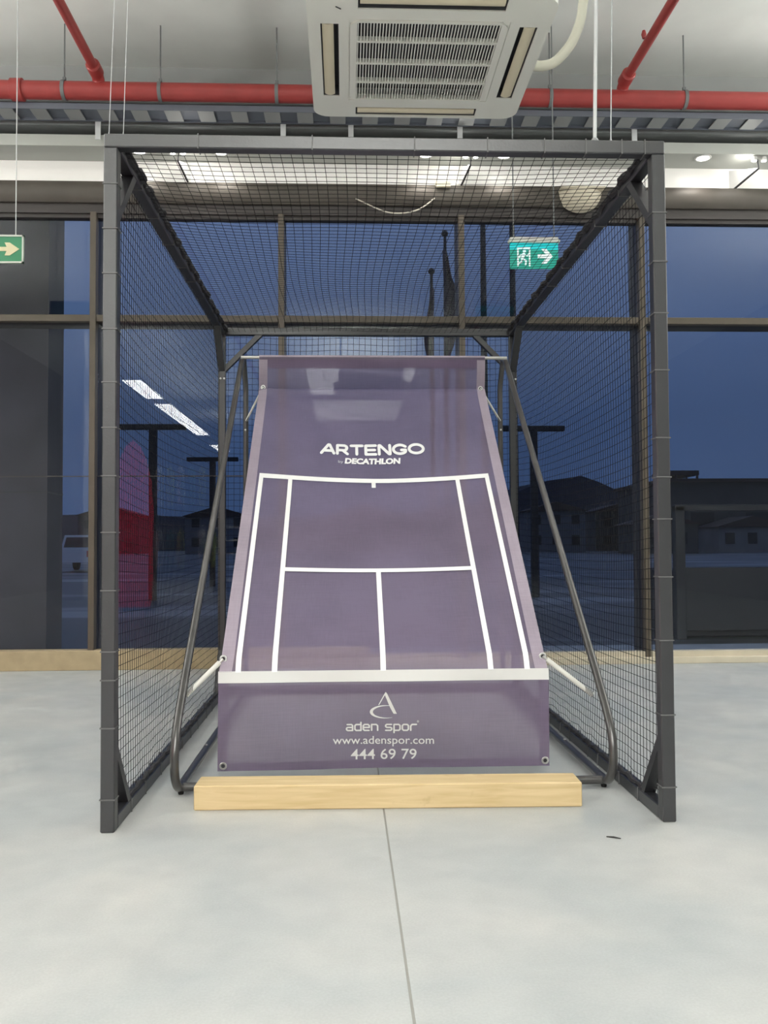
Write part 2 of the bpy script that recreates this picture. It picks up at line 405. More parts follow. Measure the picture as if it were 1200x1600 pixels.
# ------------------------------------------------------------------ ceiling luminaires: left row mirrored in the glass, others added unseen for light
def luminaire(x0, x1, y0, y1, z, power, label, up=None):
    cx, cy = (x0 + x1) / 2, (y0 + y1) / 2
    t = empty('linear_ceiling_light', (cx, cy, z)); tag(t, label, 'ceiling light', 'linear shop ceiling lights')
    MB().cbox(x0, x1, y0, y1, z, z + .07, .006).build('housing', 'lamp_rim', t)
    MB().box(x0 + .012, x1 - .012, y0 + .012, y1 - .012, z - .008, z).build('diffuser', 'luminaire', t)
    for xx in (x0 + .02, x1 - .02):
        for yy in (y0 + .1, y1 - .1): MB().tube([(xx, yy, z + .07), (xx, yy, ZC)], .003, 5).build('wire', 'galv', t)
    ld = bpy.data.lights.new('lamp', 'AREA'); ld.shape = 'RECTANGLE'; ld.size = x1 - x0 - .03; ld.size_y = y1 - y0 - .03
    ld.energy = power * LAMP_W; ld.color = (1.0, .985, .95)
    lo = bpy.data.objects.new('lamp', ld); COL.objects.link(lo); lo.parent = t; lo.location = (0, 0, -.012)
    lu = bpy.data.lights.new('fill_uplight', 'AREA'); lu.shape = 'RECTANGLE'; lu.size = ld.size; lu.size_y = ld.size_y  # second lamp facing up, added to brighten the ceiling
    lu.energy = (power * UPLIGHT if up is None else up) * LAMP_W; lu.color = ld.color
    lv_ = bpy.data.objects.new('fill_uplight', lu); COL.objects.link(lv_); lv_.parent = t; lv_.location = (0, 0, .085); lv_.rotation_euler = (PI, 0, 0)
    return t
luminaire(-4.25, -3.85, -3.6, -1.4, 4.20, 110, 'short linear light of the left row nearest the windows')
luminaire(-4.25, -3.85, -10.0, -4.3, 4.20, 260, 'long linear light of the left row in mid shop')
luminaire(-4.25, -3.85, -14.5, -12.5, 4.20, 90, 'linear light of the left row towards the rear wall')
luminaire(-.75, 1.35, -8.0, -.6, 4.35, 560, 'added wide fill light above the aisle')  # added for even fill, its reflection kept behind the banner
luminaire(-5.95, -5.45, 2.0, 6.4, 3.50, 60, 'added unseen fill light beside the left wall', 420)  # added out of frame, mostly throws light up onto the ceiling
luminaire(6.2, 6.7, 3.6, 6.9, 3.50, 60, 'added unseen fill light beside the right wall', 420)  # added right-hand counterpart, also out of frame
luminaire(-3.2, 4.0, 5.15, 5.45, 4.98, 22, 'added unseen crosswise fill light above the cage')  # added out of frame to light cage and banner from above

# ------------------------------------------------------------------ bulkhead lights
def downlight(x, y, label):
    t = empty('recessed_downlight', (x, y, 4.405)); tag(t, label, 'ceiling light', 'recessed downlights in the soffit')
    MB().lathe([(.070, .001), (.072, -.004), (.064, -.009), (.055, -.009), (.055, -.004), (.055, .001)], 20, (x, y, 4.405)).build('trim_ring', 'lamp_rim', t, True)
    MB().lathe([(.050, 0), (.054, -.006), (.035, -.014), (.005, -.017)], 18, (x, y, 4.404)).build('lens', 'lamp_glow', t, True)
    ld = bpy.data.lights.new('lamp', 'SPOT'); ld.energy = 9; ld.spot_size = math.radians(130); ld.spot_blend = .8; ld.shadow_soft_size = .05; ld.color = (1, .93, .84)
    lo = bpy.data.objects.new('lamp', ld); COL.objects.link(lo); lo.parent = t; lo.location = (0, 0, -.03)
for x, n in ((-4.6, 'beyond the green arrow sign'), (-1.74, 'nearest the cage left post'), (-1.05, 'between left bracket and loose cable'), (.705, 'above the loose hanging cable'), (1.385, 'just right of the middle bracket'), (3.13, 'right of the cage beside the right bracket'), (5.9, 'at the far right end')):
    downlight(x, 7.575, 'round recessed soffit downlight ' + n)
def bracket(x, xt, where):
    t = empty('soffit_bracket', (x, 7.8, 4.19)); tag(t, 'white triangular bracket plate with dark edge ' + where, 'bracket', 'triangular soffit brackets')
    dx = xt - x
    f = lambda a, b, d: (x + dx * (7.80 - a) / .28 + d, a, b)
    MB().prism([(7.798, 4.385), (7.53, 4.30), (7.798, 4.19)], f, -.004, .004).build('plate', 'gusset_white', t)
    MB().bar((x, 7.80, 4.185), (xt, 7.525, 4.295), .014, .012, (1, 0, 0)).bar((xt, 7.525, 4.295), (xt, 7.55, 4.40), .008, .008, (1, 0, 0)).build('flange', 'black_frame', t)
    s = empty('twin_spotlight', (xt, 7.53, 4.40)); tag(s, 'small twin spotlight heads on the soffit ' + where, 'spotlight', 'twin spotlights')
    MB().box(xt - .05, xt + .05, 7.53, 7.56, 4.385, 4.404).build('base', 'lamp_body', s)
    for k in (-1, 1):
        h = MB().lathe([(.008, .02), (.022, .014), (.026, -.012), (.024, -.02)], 12, (xt + k * .042, 7.515, 4.375)).build('head', 'lamp_body', s, True)
        MB().lathe([(.021, 0), (.02, -.004), (.004, -.008)], 12, (xt + k * .042, 7.515, 4.357)).build('lens', 'lamp_glow', h, True)
        h['label'] = 'round metal lamp head'
    ld = bpy.data.lights.new('lamp', 'POINT'); ld.energy = 2.2; ld.shadow_soft_size = .03; ld.color = (1, .96, .9)
    lo = bpy.data.objects.new('lamp', ld); COL.objects.link(lo); lo.parent = s; lo.location = (-.10 if x > 0 else .10, -.02, -.06)
bracket(-1.345, -1.40, 'near the cage left post')
bracket(1.02, 1.085, 'beside the middle window mullion')
bracket(3.46, 3.60, 'right of the cage')

# loose cable, dome lamp on the header
t = MB().tube(smooth_path([(.10, 7.70, 4.06), (.25, 7.69, 3.985), (.36, 7.685, 3.94), (.47, 7.68, 3.925), (.60, 7.685, 3.945), (.70, 7.69, 3.995), (.79, 7.70, 4.07)], 5), .006, 6).build('loose_cable', 'cable_white', None, True)
tag(t, 'pale cable hanging in a loop below the window header', 'cable')
t = empty('wall_lamp', (2.08, 7.70, 4.06)); tag(t, 'cream half-round lamp on the header behind the cage corner', 'wall lamp')
dm = []
for i in range(7):
    a = PI / 2 * i / 6; dm.append((.195 * math.cos(a), .14 * math.sin(a)))
vs_ = []; fs_ = []
n = 18
for r, h in dm:
    for k in range(n + 1):
        a = PI + PI * k / n; vs_.append((2.08 + r * math.cos(a), 7.74 - h, 4.14 + .9 * r * math.sin(a)))
for i in range(6):
    for k in range(n): fs_.append((i * (n + 1) + k, i * (n + 1) + k + 1, (i + 1) * (n + 1) + k + 1, (i + 1) * (n + 1) + k))
MB().add(vs_, fs_).build('shade', 'dome_cream', t, True)
MB().cbox(1.885, 2.275, 7.60, 7.74, 4.138, 4.155, .003).build('cap', 'dome_cream', t)
t = MB().cbox(.80, .93, 7.68, 7.74, 4.165, 4.215, .004).build('junction_box', 'dome_cream'); tag(t, 'small cream junction box on the header near the middle bracket', 'box')

# ------------------------------------------------------------------ services under the ceiling
t = empty('sprinkler_main', (0, 7.2, 4.72)); tag(t, 'thick red sprinkler main pipe running across under the ceiling', 'pipe')
MB().tube([(XL + .01, 7.2, 4.722), (XR - .01, 7.2, 4.722)], .072, 20).build('pipe', 'red_pipe', t, True)
for x in (-2.62, 4.6): MB().lathe([(.074, -.05), (.088, -.045), (.088, .045), (.074, .05)], 20, (x, 7.2, 4.722), 'x').build('coupling', 'red_pipe', t, True)
for x in (-4.3, -2.25, -1.483, -.543, .6, 1.7, 2.826, 4.1):
    h = MB().tube([(x, 7.2, 4.80), (x, 7.2, ZC)], .006, 6).build('hanger_rod', 'steel_grey', t)
    MB().lathe([(.0735, -.014), (.079, -.014), (.079, .014), (.0735, .014)], 18, (x, 7.2, 4.722), 'x').box(x - .012, x + .012, 7.19, 7.21, 4.795, 4.83).build('clamp', 'steel_grey', h, True)
for x, nm in ((-1.97, 'joining above the cage left corner'), (2.30, 'joining above the cage right corner')):
    t = empty('sprinkler_branch', (x, 7.2, 4.82)); tag(t, 'thin red sprinkler branch pipe ' + nm, 'pipe', 'red branch pipes')
    MB().tube([(x, 7.12, 4.83), (x, -6, 4.83)], .036, 14).build('pipe', 'red_pipe', t, True)
    MB().lathe([(.045, -.07), (.056, -.06), (.056, .06), (.045, .07)], 16, (x, 7.06, 4.83), 'y').build('coupling', 'red_pipe', t, True)
    MB().tube([(x, 7.2, 4.72), (x, 7.17, 4.80), (x, 7.10, 4.83)], .048, 14).build('elbow', 'red_pipe', t, True)
    MB().lathe([(.012, 0), (.02, .03), (.012, .06)], 10, (x - .03, 6.55, 4.86)).build('nipple', 'red_pipe', t, True)
t = empty('cable_tray', (0, 7.3, 4.60)); tag(t, 'slotted metal cable tray hung below the red pipe', 'cable tray')
MB().box(XL + .02, XR - .02, 7.24, 7.246, 4.59, 4.64).build('side_rail', 'tray_dark', t)
MB().box(XL + .02, XR - .02, 7.444, 7.45, 4.59, 4.64).build('side_rail', 'tray_dark', t)
MB().box(XL + .02, XR - .02, 7.246, 7.444, 4.612, 4.615).build('tray_bed', 'tray_dark', t)
me = None
x = -6.8
while x < 7.3:
    if me is None:
        o = MB().box(x - .065, x + .065, 7.25, 7.44, 4.594, 4.602).build('rung', 'tray_rung', t, origin=(x, 7.3, 4.6)); me = o.data
    else: link('rung', me, t, (x, 7.3, 4.6))
    x += .27
for x in (-3.6, -2.05, -.51, .06, .986, 2.487, 4.0):
    MB().box(x - .022, x + .022, 7.45, 7.462, 4.44, 4.60).build('hanger', 'galv_light', t)

# ------------------------------------------------------------------ air conditioner cassette
AX, AY, AZ = .341, 3.747, 3.10
ac = empty('air_conditioner', (AX, AY, AZ)); tag(ac, 'white four-way ceiling cassette air conditioner with slatted grille above the cage', 'air conditioner')
H = .482
slots = []     # (x0,x1,y0,y1) holes relative to centre
for s in (-1, 1):
    slots.append(tuple(sorted((s * .360, s * .432))) + (-.285, .285))
    slots.append((-.285, .285) + tuple(sorted((s * .386, s * .462))))
GR = .318
xs = sorted({-H, H, -H + .07, H - .07, -GR, GR, -.285, .285, -.360, .360, -.432, .432, -.386, .386, -.462, .462})
p = MB()
for i in range(len(xs) - 1):
    for k in range(len(xs) - 1):
        x0, x1, y0, y1 = xs[i], xs[i + 1], xs[k], xs[k + 1]; cx, cy = (x0 + x1) / 2, (y0 + y1) / 2
        if any(a < cx < b and c < cy < d for a, b, c, d in slots): continue
        if abs(cx) < GR and abs(cy) < GR: continue
        if abs(cx) > H - .07 and abs(cy) > H - .07: continue
        p.box(AX + x0, AX + x1, AY + y0, AY + y1, AZ, AZ + .022)
for sx_ in (-1, 1):
    for sy_ in (-1, 1):
        c = H - .07
        poly = [(AX + sx_ * c, AY + sy_ * c)] + [(AX + sx_ * (c + .07 * math.cos(a)), AY + sy_ * (c + .07 * math.sin(a))) for a in [PI / 2 * q / 6 for q in range(7)]]
        p.prism(poly, lambda a, b, d: (a, b, d), AZ, AZ + .022)
p.build('panel', 'ac_white', ac)
# rim rising behind the panel face
def rrect(hx, hy, r, n=6):
    out = []
    for q, (sx_, sy_) in enumerate(((1, 1), (-1, 1), (-1, -1), (1, -1))):
        out += arc(sx_ * (hx - r), sy_ * (hy - r), r, 90 * q, 90 * q + 90, n)
    return [(AX + a, AY + b) for a, b in out]
rm = MB(); r0 = rrect(H, H, .07); r1 = rrect(H - .03, H - .03, .05); r00 = rrect(H, H, .07)
n = len(r0)
rm.add([(a, b, AZ + .02) for a, b in r0] + [(a, b, AZ + .03) for a, b in r00] + [(a, b, AZ + .055) for a, b in r1], [(q * n + i, q * n + (i + 1) % n, (q + 1) * n + (i + 1) % n, (q + 1) * n + i) for q in range(2) for i in range(n)])
rm.build('rim', 'ac_white', ac, True)
MB().cbox(AX - .42, AX + .42, AY - .42, AY + .42, AZ + .06, AZ + .33, .01).build('body', 'galv_light', ac)
for a, b, c, d in slots:
    MB().box(AX + a, AX + b, AY + c, AY + d, AZ + .05, AZ + .055).box(AX + a, AX + a + .003, AY + c, AY + d, AZ + .005, AZ + .05).box(AX + b - .003, AX + b, AY + c, AY + d, AZ + .005, AZ + .05).box(AX + a, AX + b, AY + c, AY + c + .003, AZ + .005, AZ + .05).box(AX + a, AX + b, AY + d - .003, AY + d, AZ + .005, AZ + .05).build('outlet_slot', 'ac_dark', ac)
    lv = MB(); vertical = (d - c) > (b - a); cc = ((a + b) / 2, (c + d) / 2)
    # curved blade, filling most of the slot on the outer side
    out = 1 if (cc[0] if vertical else cc[1]) > 0 else -1
    sec = []
    for q in range(9):
        w = -.016 + .046 * q / 8; sec.append((w, .003 + 12 * (w - .006) ** 2))
    top = [(w, h + .005) for w, h in sec][::-1]
    L0, L1 = (c + .008, d - .008) if vertical else (a + .008, b - .008)
    if vertical: lv.prism(sec + top, lambda u, h, q: (AX + cc[0] - out * u * -1, AY + q, AZ + h - .002), L0, L1)
    else: lv.prism(sec + top, lambda u, h, q: (AX + q, AY + cc[1] + out * u, AZ + h - .002), L0, L1)
    lv.build('louver', 'ac_cream', ac, True)
# intake grille: rounded frame, slats, crossbars, filter behind
gf = MB(); oo = rrect(GR - .004, GR - .004, .05, 5); ii = rrect(.286, .30, .006, 5); n = len(oo)
gf.add([(a, b, AZ - .004) for a, b in oo] + [(a, b, AZ - .004) for a, b in ii] + [(a, b, AZ + .02) for a, b in oo] + [(a, b, AZ + .02) for a, b in ii],
       [(i, (i + 1) % n, n + (i + 1) % n, n + i) for i in range(n)] + [(i, (i + 1) % n, 2 * n + (i + 1) % n, 2 * n + i) for i in range(n)] + [(n + i, n + (i + 1) % n, 3 * n + (i + 1) % n, 3 * n + i) for i in range(n)])
gf.build('grille_frame', 'ac_white', ac)
# filler between square opening and rounded frame
MB().box(AX - .30, AX + .30, AY - .312, AY + .312, AZ + .055, AZ + .058).build('filter', 'ac_dark', ac)
gfil = MB()
for a in (-1, 1):
    gfil.box(AX + min(a * .312, a * .322), AX + max(a * .312, a * .322), AY - .322, AY + .322, AZ + .004, AZ + .02)
    gfil.box(AX - .322, AX + .322, AY + min(a * .312, a * .322), AY + max(a * .312, a * .322), AZ + .004, AZ + .02)
for a in (-1, 1):
    for b in (-1, 1):
        gfil.box(AX + min(a * .29, a * .318), AX + max(a * .29, a * .318), AY + min(b * .29, b * .318), AY + max(b * .29, b * .318), AZ + .003, AZ + .02)
gfil.build('grille_surround', 'ac_white', ac)
sl = MB()
for i in range(46):
    x = AX - .282 + .564 * i / 45
    sl.box(x - .0021, x + .0021, AY - .30, AY + .30, AZ + .0, AZ + .006)
tag(sl.build('grille_slats', 'ac_white', ac), kind='stuff')
for q in (-.165, 0.0, .155):
    MB().box(AX - .286, AX + .286, AY + q - .006, AY + q + .006, AZ - .003, AZ + .018).build('crossbar', 'ac_white', ac)
MB().bar((AX - .37, AY - .40, AZ - .001), (AX - .35, AY - .385, AZ - .001), .004, .003, (0, 0, 1)).build('screw_mark', 'ac_dark', ac)
for a in (-1, 1):
    for b in (-1, 1): MB().tube([(AX + a * .40, AY + b * .40, AZ + .33), (AX + a * .40, AY + b * .40, ZC)], .006, 6).build('hanger_rod', 'galv', ac)
t = MB().tube(smooth_path([(.75, 3.86, 3.20), (.84, 3.88, 3.175), (.93, 3.9, 3.195), (1.0, 3.9, 3.26), (1.045, 3.9, 3.34), (1.075, 3.9, 3.46), (1.08, 3.9, 3.7), (1.08, 3.9, ZC)], 6), .022, 12).build('insulated_pipe', 'pipe_cream', None, True)
tag(t, 'cream insulated refrigerant pipe curving up from the air conditioner', 'pipe')

# ------------------------------------------------------------------ exit signs
def prism_y(poly, y0, y1): return MB().prism(poly, lambda a, b, d: (a, d, b), y0, y1)
# left: photoluminescent arrow sign in pale frame
sL = empty('exit_sign', (-2.65, 6.9, 3.21)); tag(sL, 'green direction sign with cream arrow and pale frame at the left edge', 'exit sign')
x0, x1, z0, z1 = -2.86, -2.452, 3.215, 3.433
MB().box(x0, x1, 6.895, 6.905, z0, z1).build('board', 'sign_green', sL)
fr = MB()
for a in ((x0, x1, z0, z0 + .013), (x0, x1, z1 - .013, z1), (x0, x0 + .013, z0, z1), (x1 - .013, x1, z0, z1)): fr.box(a[0], a[1], 6.888, 6.912, a[2], a[3])
fr.build('frame', 'sign_frame', sL)
zc = (z0 + z1) / 2
prism_y([(-2.78, zc - .016), (-2.58, zc - .016), (-2.595, zc - .05), (-2.557, zc - .05), (-2.484, zc), (-2.557, zc + .05), (-2.595, zc + .05), (-2.58, zc + .016), (-2.78, zc + .016)], 6.890, 6.896).build('arrow', 'sign_cream', sL)
for x in (-2.80, -2.515): MB().tube([(x, 6.9, z1), (x, 6.9, ZC)], .004, 6).build('wire', 'galv_light', sL)
# right: edge-lit acrylic sign
sR = empty('exit_sign', (1.485, 6.9, 3.2)); tag(sR, 'lit teal running man exit sign with white arrow seen through the cage net', 'exit sign')
x0, x1, z0, z1 = 1.297, 1.678, 3.202, 3.405
MB().box(x0, x1, 6.894, 6.906, z0, z1 - .052).build('panel', 'sign_teal', sR)
MB().box(x0, x1, 6.894, 6.906, z1 - .052, z1).build('panel_lit_edge', 'sign_teal_lit', sR)
MB().cbox(x0 - .012, x1 + .012, 6.872, 6.928, z1, z1 + .024, .004).build('lamp_bar', 'sign_frame', sR)
MB().cbox(x0 + .0, x1 - .0, 6.88, 6.92, z1 + .024, z1 + .045, .004).build('housing', 'lamp_body', sR)
for x in (x0 + .03,): MB().tube([(x, 6.9, z1 + .04), (x, 6.9, ZC)], .005, 6).build('wire', 'steel_grey', sR)
MB().tube([(x1 - .03, 6.9, z1 + .04), (x1 - .03, 6.9, ZC)], .005, 6).build('wire', 'steel_grey', sR)
pic = MB(); PX, PZ = 1.405, 3.295
def stroke(mb, pts, w, fn, n=8):
    for i in range(len(pts) - 1):
        a, b = Vector(pts[i]), Vector(pts[i + 1]); d = (b - a); 
        if d.length < 1e-9: continue
        d = d.normalized() * 1.0; q = Vector((-d.y, d.x)) * (w / 2)
        mb.add([fn(*(a + q)), fn(*(a - q)), fn(*(b - q)), fn(*(b + q))], [(0, 1, 2, 3)])
    for p_ in pts:
        mb.add([fn(p_[0] + w / 2 * math.cos(2 * PI * k / n), p_[1] + w / 2 * math.sin(2 * PI * k / n)) for k in range(n)], [tuple(range(n))])
fy = lambda a, b: (PX + a, 6.8925, PZ + b)
door = MB()
for a in ((-.052, -.040, -.075, .075), (.040, .052, -.075, .075), (-.052, .052, .062, .075)): door.box(PX + a[0], PX + a[1], 6.890, 6.894, PZ + a[2], PZ + a[3])
stroke(pic, [(.005, .045), (.006, .044)], .026, fy)
stroke(pic, [(.0, .022), (-.012, -.015)], .024, fy)
stroke(pic, [(.0, .022), (.028, .008), (.036, .02)], .011, fy)
stroke(pic, [(-.004, .02), (-.028, .012), (-.034, -.008)], .011, fy)
stroke(pic, [(-.012, -.015), (.018, -.03), (.014, -.062)], .014, fy)
stroke(pic, [(-.012, -.015), (-.02, -.045), (-.044, -.05)], .014, fy)
pic.build('running_figure', 'sign_white', sR); door.build('door_symbol', 'sign_white', sR)
ax, az = 1.575, 3.30
prism_y([(ax - .06, az - .014), (ax + .005, az - .014), (ax - .03, az - .058), (ax + .008, az - .058), (ax + .058, az), (ax + .008, az + .058), (ax - .03, az + .058), (ax + .005, az + .014), (ax - .06, az + .014)], 6.889, 6.894).build('arrow', 'sign_white', sR)

# ------------------------------------------------------------------ practice cage
CX0, CX1, CY0, CY1, CH, T = -.902, 1.238, 3.356, 6.432, 2.601, .052
cage = empty('practice_cage', ((CX0 + CX1) / 2, (CY0 + CY1) / 2, 0)); tag(cage, 'large dark steel frame cage with black netting on sides, top and rear', 'cage')
def cpart(mb, name, m_='cage_paint', lab=None, par=None, smooth=False):
    o = mb.build(name, m_, par or cage, smooth)
    if lab: o['label'] = lab
    return o
c = .004
posts = {}
for i, (x0, x1) in enumerate(((CX0, CX0 + T), (CX1 - T, CX1))):
    for k, (y0, y1) in enumerate(((CY0, CY0 + T), (CY1 - T, CY1))):
        posts[(i, k)] = cpart(MB().cbox(x0, x1, y0, y1, 0, CH - T, c), 'post')
    cpart(MB().cbox(x0, x1, CY0 + T, CY1 - T, CH - T, CH, c), 'top_rail')
    cpart(MB().cbox(x0, x1, CY0 + T, CY1 - T, 0, T, c), 'bottom_rail')
cpart(MB().cbox(CX0, CX1, CY0, CY0 + T, CH - T, CH, c), 'front_beam')
cpart(MB().cbox(CX0, CX1, CY1 - T, CY1, CH - T, CH, c), 'rear_beam')
cpart(MB().cbox(CX0 + T, CX1 - T, CY1 - T, CY1, 0, T, c), 'bottom_rail')
# corner braces
B = .25
for x in (CX0 + T / 2, CX1 - T / 2):
    for ys, yd in ((CY0 + T, 1), (CY1 - T, -1)):
        cpart(MB().bar((x, ys - yd * .012, CH - T - B), (x, ys + yd * B, CH - T + .012), T - .004, .036, (1, 0, 0)), 'brace')
        cpart(MB().bar((x, ys - yd * .012, T + B), (x, ys + yd * (B - .05), T - .012), T - .004, .036, (1, 0, 0)), 'brace')
for xs_, xd in ((CX0 + T, 1), (CX1 - T, -1)):
    cpart(MB().bar((xs_ - xd * .012, CY1 - T / 2, CH - T - B), (xs_ + xd * B, CY1 - T / 2, CH - T + .012), .044, .034, (0, 1, 0)), 'brace')
bolt_me = None
def bolt(x, y, z, par):
    global bolt_me
    if bolt_me is None:
        o = MB().lathe([(.0075, 0), (.0075, -.004), (.004, -.007)], 8, (0, 0, 0), 'y').build('bolt', 'bolt', par, True, origin=(0, 0, 0)); bolt_me = o.data
    else: o = link('bolt', bolt_me, par)
    o.location = (x, y, z)
for i, x0 in enumerate((CX0, CX1 - T)):
    for dx in (.018, .044):
        bolt(x0 + dx, CY1 - T, 2.235, posts[(i, 1)]); bolt(x0 + dx, CY1 - T, .30, posts[(i, 1)])
# lashings: light cord rings round the frame tubes
def ring_mesh(axis):
    h = T / 2 + .0016; w = .0022; mb = MB()
    for s in (-1, 1):
        for a in (0, 1):
            lo = [-w, -w, -w]; hi = [w, w, w]
            oth = [q for q in range(3) if q != axis]; u, v_ = oth[a], oth[1 - a]
            lo[u], hi[u] = -h - .0012, h + .0012
            lo[v_], hi[v_] = s * h - .0014, s * h + .0014
            mb.box(lo[0], hi[0], lo[1], hi[1], lo[2], hi[2])
    return mb
ring_me = {}
def lash(axis, x, y, z):
    if axis not in ring_me:
        o = ring_mesh(axis).build('lashing', 'lashing', cage, origin=(0, 0, 0)); o.location = (x, y, z); ring_me[axis] = o.data
    else: link('lashing', ring_me[axis], cage, (x, y, z))
for i, zz in enumerate(([.12, .38, .555, .66, .885, 1.10, 1.31, 1.49, 1.66, 1.86, 2.07, 2.24, 2.41], [.13, .40, .68, .92, 1.14, 1.30, 1.45, 1.71, 1.93, 2.13, 2.32])):
    x = CX0 + T / 2 if i == 0 else CX1 - T / 2
    for z in zz: lash(2, x, CY0 + T / 2, z)
for x in (-.55, -.12, .27, .55, .77, .93, 1.07, 1.16): lash(0, x, CY0 + T / 2, CH - T / 2)
for x in (CX0 + T / 2, CX1 - T / 2):
    for k in range(10): lash(1, x, CY0 + .28 + .27 * k + random.uniform(-.05, .05), T / 2)
    for k in range(8): lash(1, x, CY0 + .45 + .33 * k + random.uniform(-.05, .05), CH - T / 2)

# nets
CELL = .0415; CR = .0014
def net(origin, e1, e2, nrm, L1, L2, disp, lab):
    o = np.array(origin, float); e1 = np.array(e1, float); e2 = np.array(e2, float); nn = np.array(nrm, float)
    V = []; F = []; base = 0
    n1 = int(round(L1 / CELL)); n2 = int(round(L2 / CELL))
    def P(s, t):
        d, a, b = disp(s / L1, t / L2)
        return o + np.outer(s + a, e1) + np.outer(t + b, e2) + np.outer(d, nn)
    def cord(pts, lat):
        nonlocal base
        k = len(pts)
        offs = np.array([nn * CR, -.5 * CR * nn + .87 * CR * lat, -.5 * CR * nn - .87 * CR * lat])
        vv = (pts[:, None, :] + offs[None]).reshape(-1, 3); V.append(vv)
        i = np.arange(k - 1)[:, None] * 3 + base
        for j_ in range(3):
            F.append(np.hstack([i + j_, i + (j_ + 1) % 3, i + 3 + (j_ + 1) % 3, i + 3 + j_]))
        base += 3 * k
    for q in range(n2 + 1):
        s = np.linspace(0, L1, n1 // 2 + 1); t = np.full_like(s, L2 * q / n2); cord(P(s, t), e2)
    for q in range(n1 + 1):
        t = np.linspace(0, L2, n2 // 2 + 1); s = np.full_like(t, L1 * q / n1); cord(P(s, t), e1)
    V = np.concatenate(V); F = np.concatenate(F)
    me = bpy.data.meshes.new('net'); me.from_pydata(V.tolist(), [], F.tolist()); me.update(); me.materials.append(MATS['net_cord'])
    ob = link('net', me, cage); ob['label'] = lab; ob['kind'] = 'stuff'
    return ob
def side_disp(sgn, seed):
    def f(a, b):
        # a: 0 front .. 1 rear ; b: 0 floor .. 1 top
        d = sgn * .035 * np.sin(PI * a) * np.sin(PI * b) + .004 * np.sin(7 * a + seed) * np.sin(5 * b + 2 * seed)
        pull = .020 * np.abs(np.sin(b * PI * 11 + seed)) * np.exp(-a / .035)         # scallops between the front ties
        ai = pull + .012 * np.sin(6.1 * b + seed) * np.sin(PI * a)
        bi = -.045 * np.sin(PI * a) * np.sin(PI * b) + .005 * np.sin(a * 9 + 3 * b + seed) * np.sin(PI * b) + .012 * np.exp(-b / .03) * np.sin(a * 70 + seed)
        return d, ai, bi
    return f
NL = CY1 - CY0 - T; NH = CH - T - .02
net((CX0 + .012, CY0 + T / 2 + .012, T - .01), (0, 1, 0), (0, 0, 1), (1, 0, 0), NL, NH, side_disp(-1, .4), 'black side net on the left of the cage')
net((CX1 - .012, CY0 + T / 2 + .012, T - .01), (0, 1, 0), (0, 0, 1), (1, 0, 0), NL, NH, side_disp(1, 1.7), 'black side net on the right of the cage')
def top_disp(a, b):
    return (-.055 * np.sin(PI * a) * np.sin(PI * b) - .008 * np.sin(11 * a) * np.sin(8 * b), .014 * np.sin(PI * a * 1.0) * np.sin(9 * b) + .03 * (.5 - a) * np.sin(PI * b), .012 * np.sin(b * 8 + a * 3) * np.sin(PI * a))
net((CX0 + T / 2, CY0 + T / 2 + .012, CH - T / 2), (1, 0, 0), (0, 1, 0), (0, 0, 1), CX1 - CX0 - T, NL, top_disp, 'black net roof of the cage')
def rear_disp(a, b):
    return (.03 * np.sin(PI * a) * np.sin(PI * b), .022 * (b - .5) * np.sin(PI * a) * 2, -.03 * np.sin(PI * a) * np.sin(PI * b) + .006 * np.sin(19 * a))
net((CX0 + T / 2, CY1 - T / 2, T - .01), (1, 0, 0), (0, 0, 1), (0, 1, 0), CX1 - CX0 - T, NH, rear_disp, 'black net on the rear of the cage')
# bunched net edges wound along the top and bottom side rails
for i, x in enumerate((CX0 + T / 2, CX1 - T / 2)):
    sg = 1 if i == 0 else -1
    mb = MB(); pts = []; rs = []; N = 150
    for q in range(N + 1):
        y = CY0 + T + .02 + (CY1 - CY0 - 2 * T - .04) * q / N
        pts.append((x + sg * (.026 + .005 * math.sin(q * .9 + i)), y, CH - .012 + .006 * math.sin(q * .55)))
        rs.append(.011 + .007 * abs(math.sin(q * .31 + i)) + random.uniform(0, .005))
    mb.tube(pts, rs, 7); cpart(mb, 'net_edge', 'net_bunch', 'bunched black net wound along the top rail')
    mb = MB(); pts = []; rs = []
    for q in range(N + 1):
        y = CY0 + T + .2 + (CY1 - CY0 - 2 * T - .22) * q / N
        pts.append((x + sg * (.012 + .003 * math.sin(q * .9 + i)), y, T + .004 + .003 * math.sin(q * .7)))
        rs.append(.007 + .004 * abs(math.sin(q * .41 + i)) + random.uniform(0, .003))
    mb.tube(pts, rs, 6); cpart(mb, 'net_edge', 'net_bunch', 'bunched black net along the floor rail')

# suspension rod and wires above the cage
for nm, x, r, dx, lab, mt in (('suspension_rod', .972, .0075, .06, 'pale thick suspension rod rising from the cage right of the air conditioner', 'galv_light'),
                      ('suspension_wire', 1.035, .0025, .06, 'thin wire rising from the cage beside the pale rod', 'galv'),
                      ('suspension_wire', -.889, .0013, .09, 'thin wire rising from the cage left corner, outer of two', 'galv_light'),
                      ('suspension_wire', -.835, .0013, .07, 'thin wire rising from the cage left corner, inner of two', 'galv_light')):
    t = empty(nm, (x, CY0 + T / 2, CH)); tag(t, lab, 'rod' if 'rod' in nm else 'wire', None if 'rod' in nm else 'suspension wires')
    MB().tube([(x, CY0 + T / 2, CH - .003), (x + dx, CY0 + T / 2, ZC)], r, 8).build('rod' if 'rod' in nm else 'strand', mt, t, True)
    MB().lathe([(r * 2, 0), (r * 2.2, .006), (r * 1.4, .016)], 10, (x, CY0 + T / 2, CH)).build('end_fitting', 'galv', t, True)

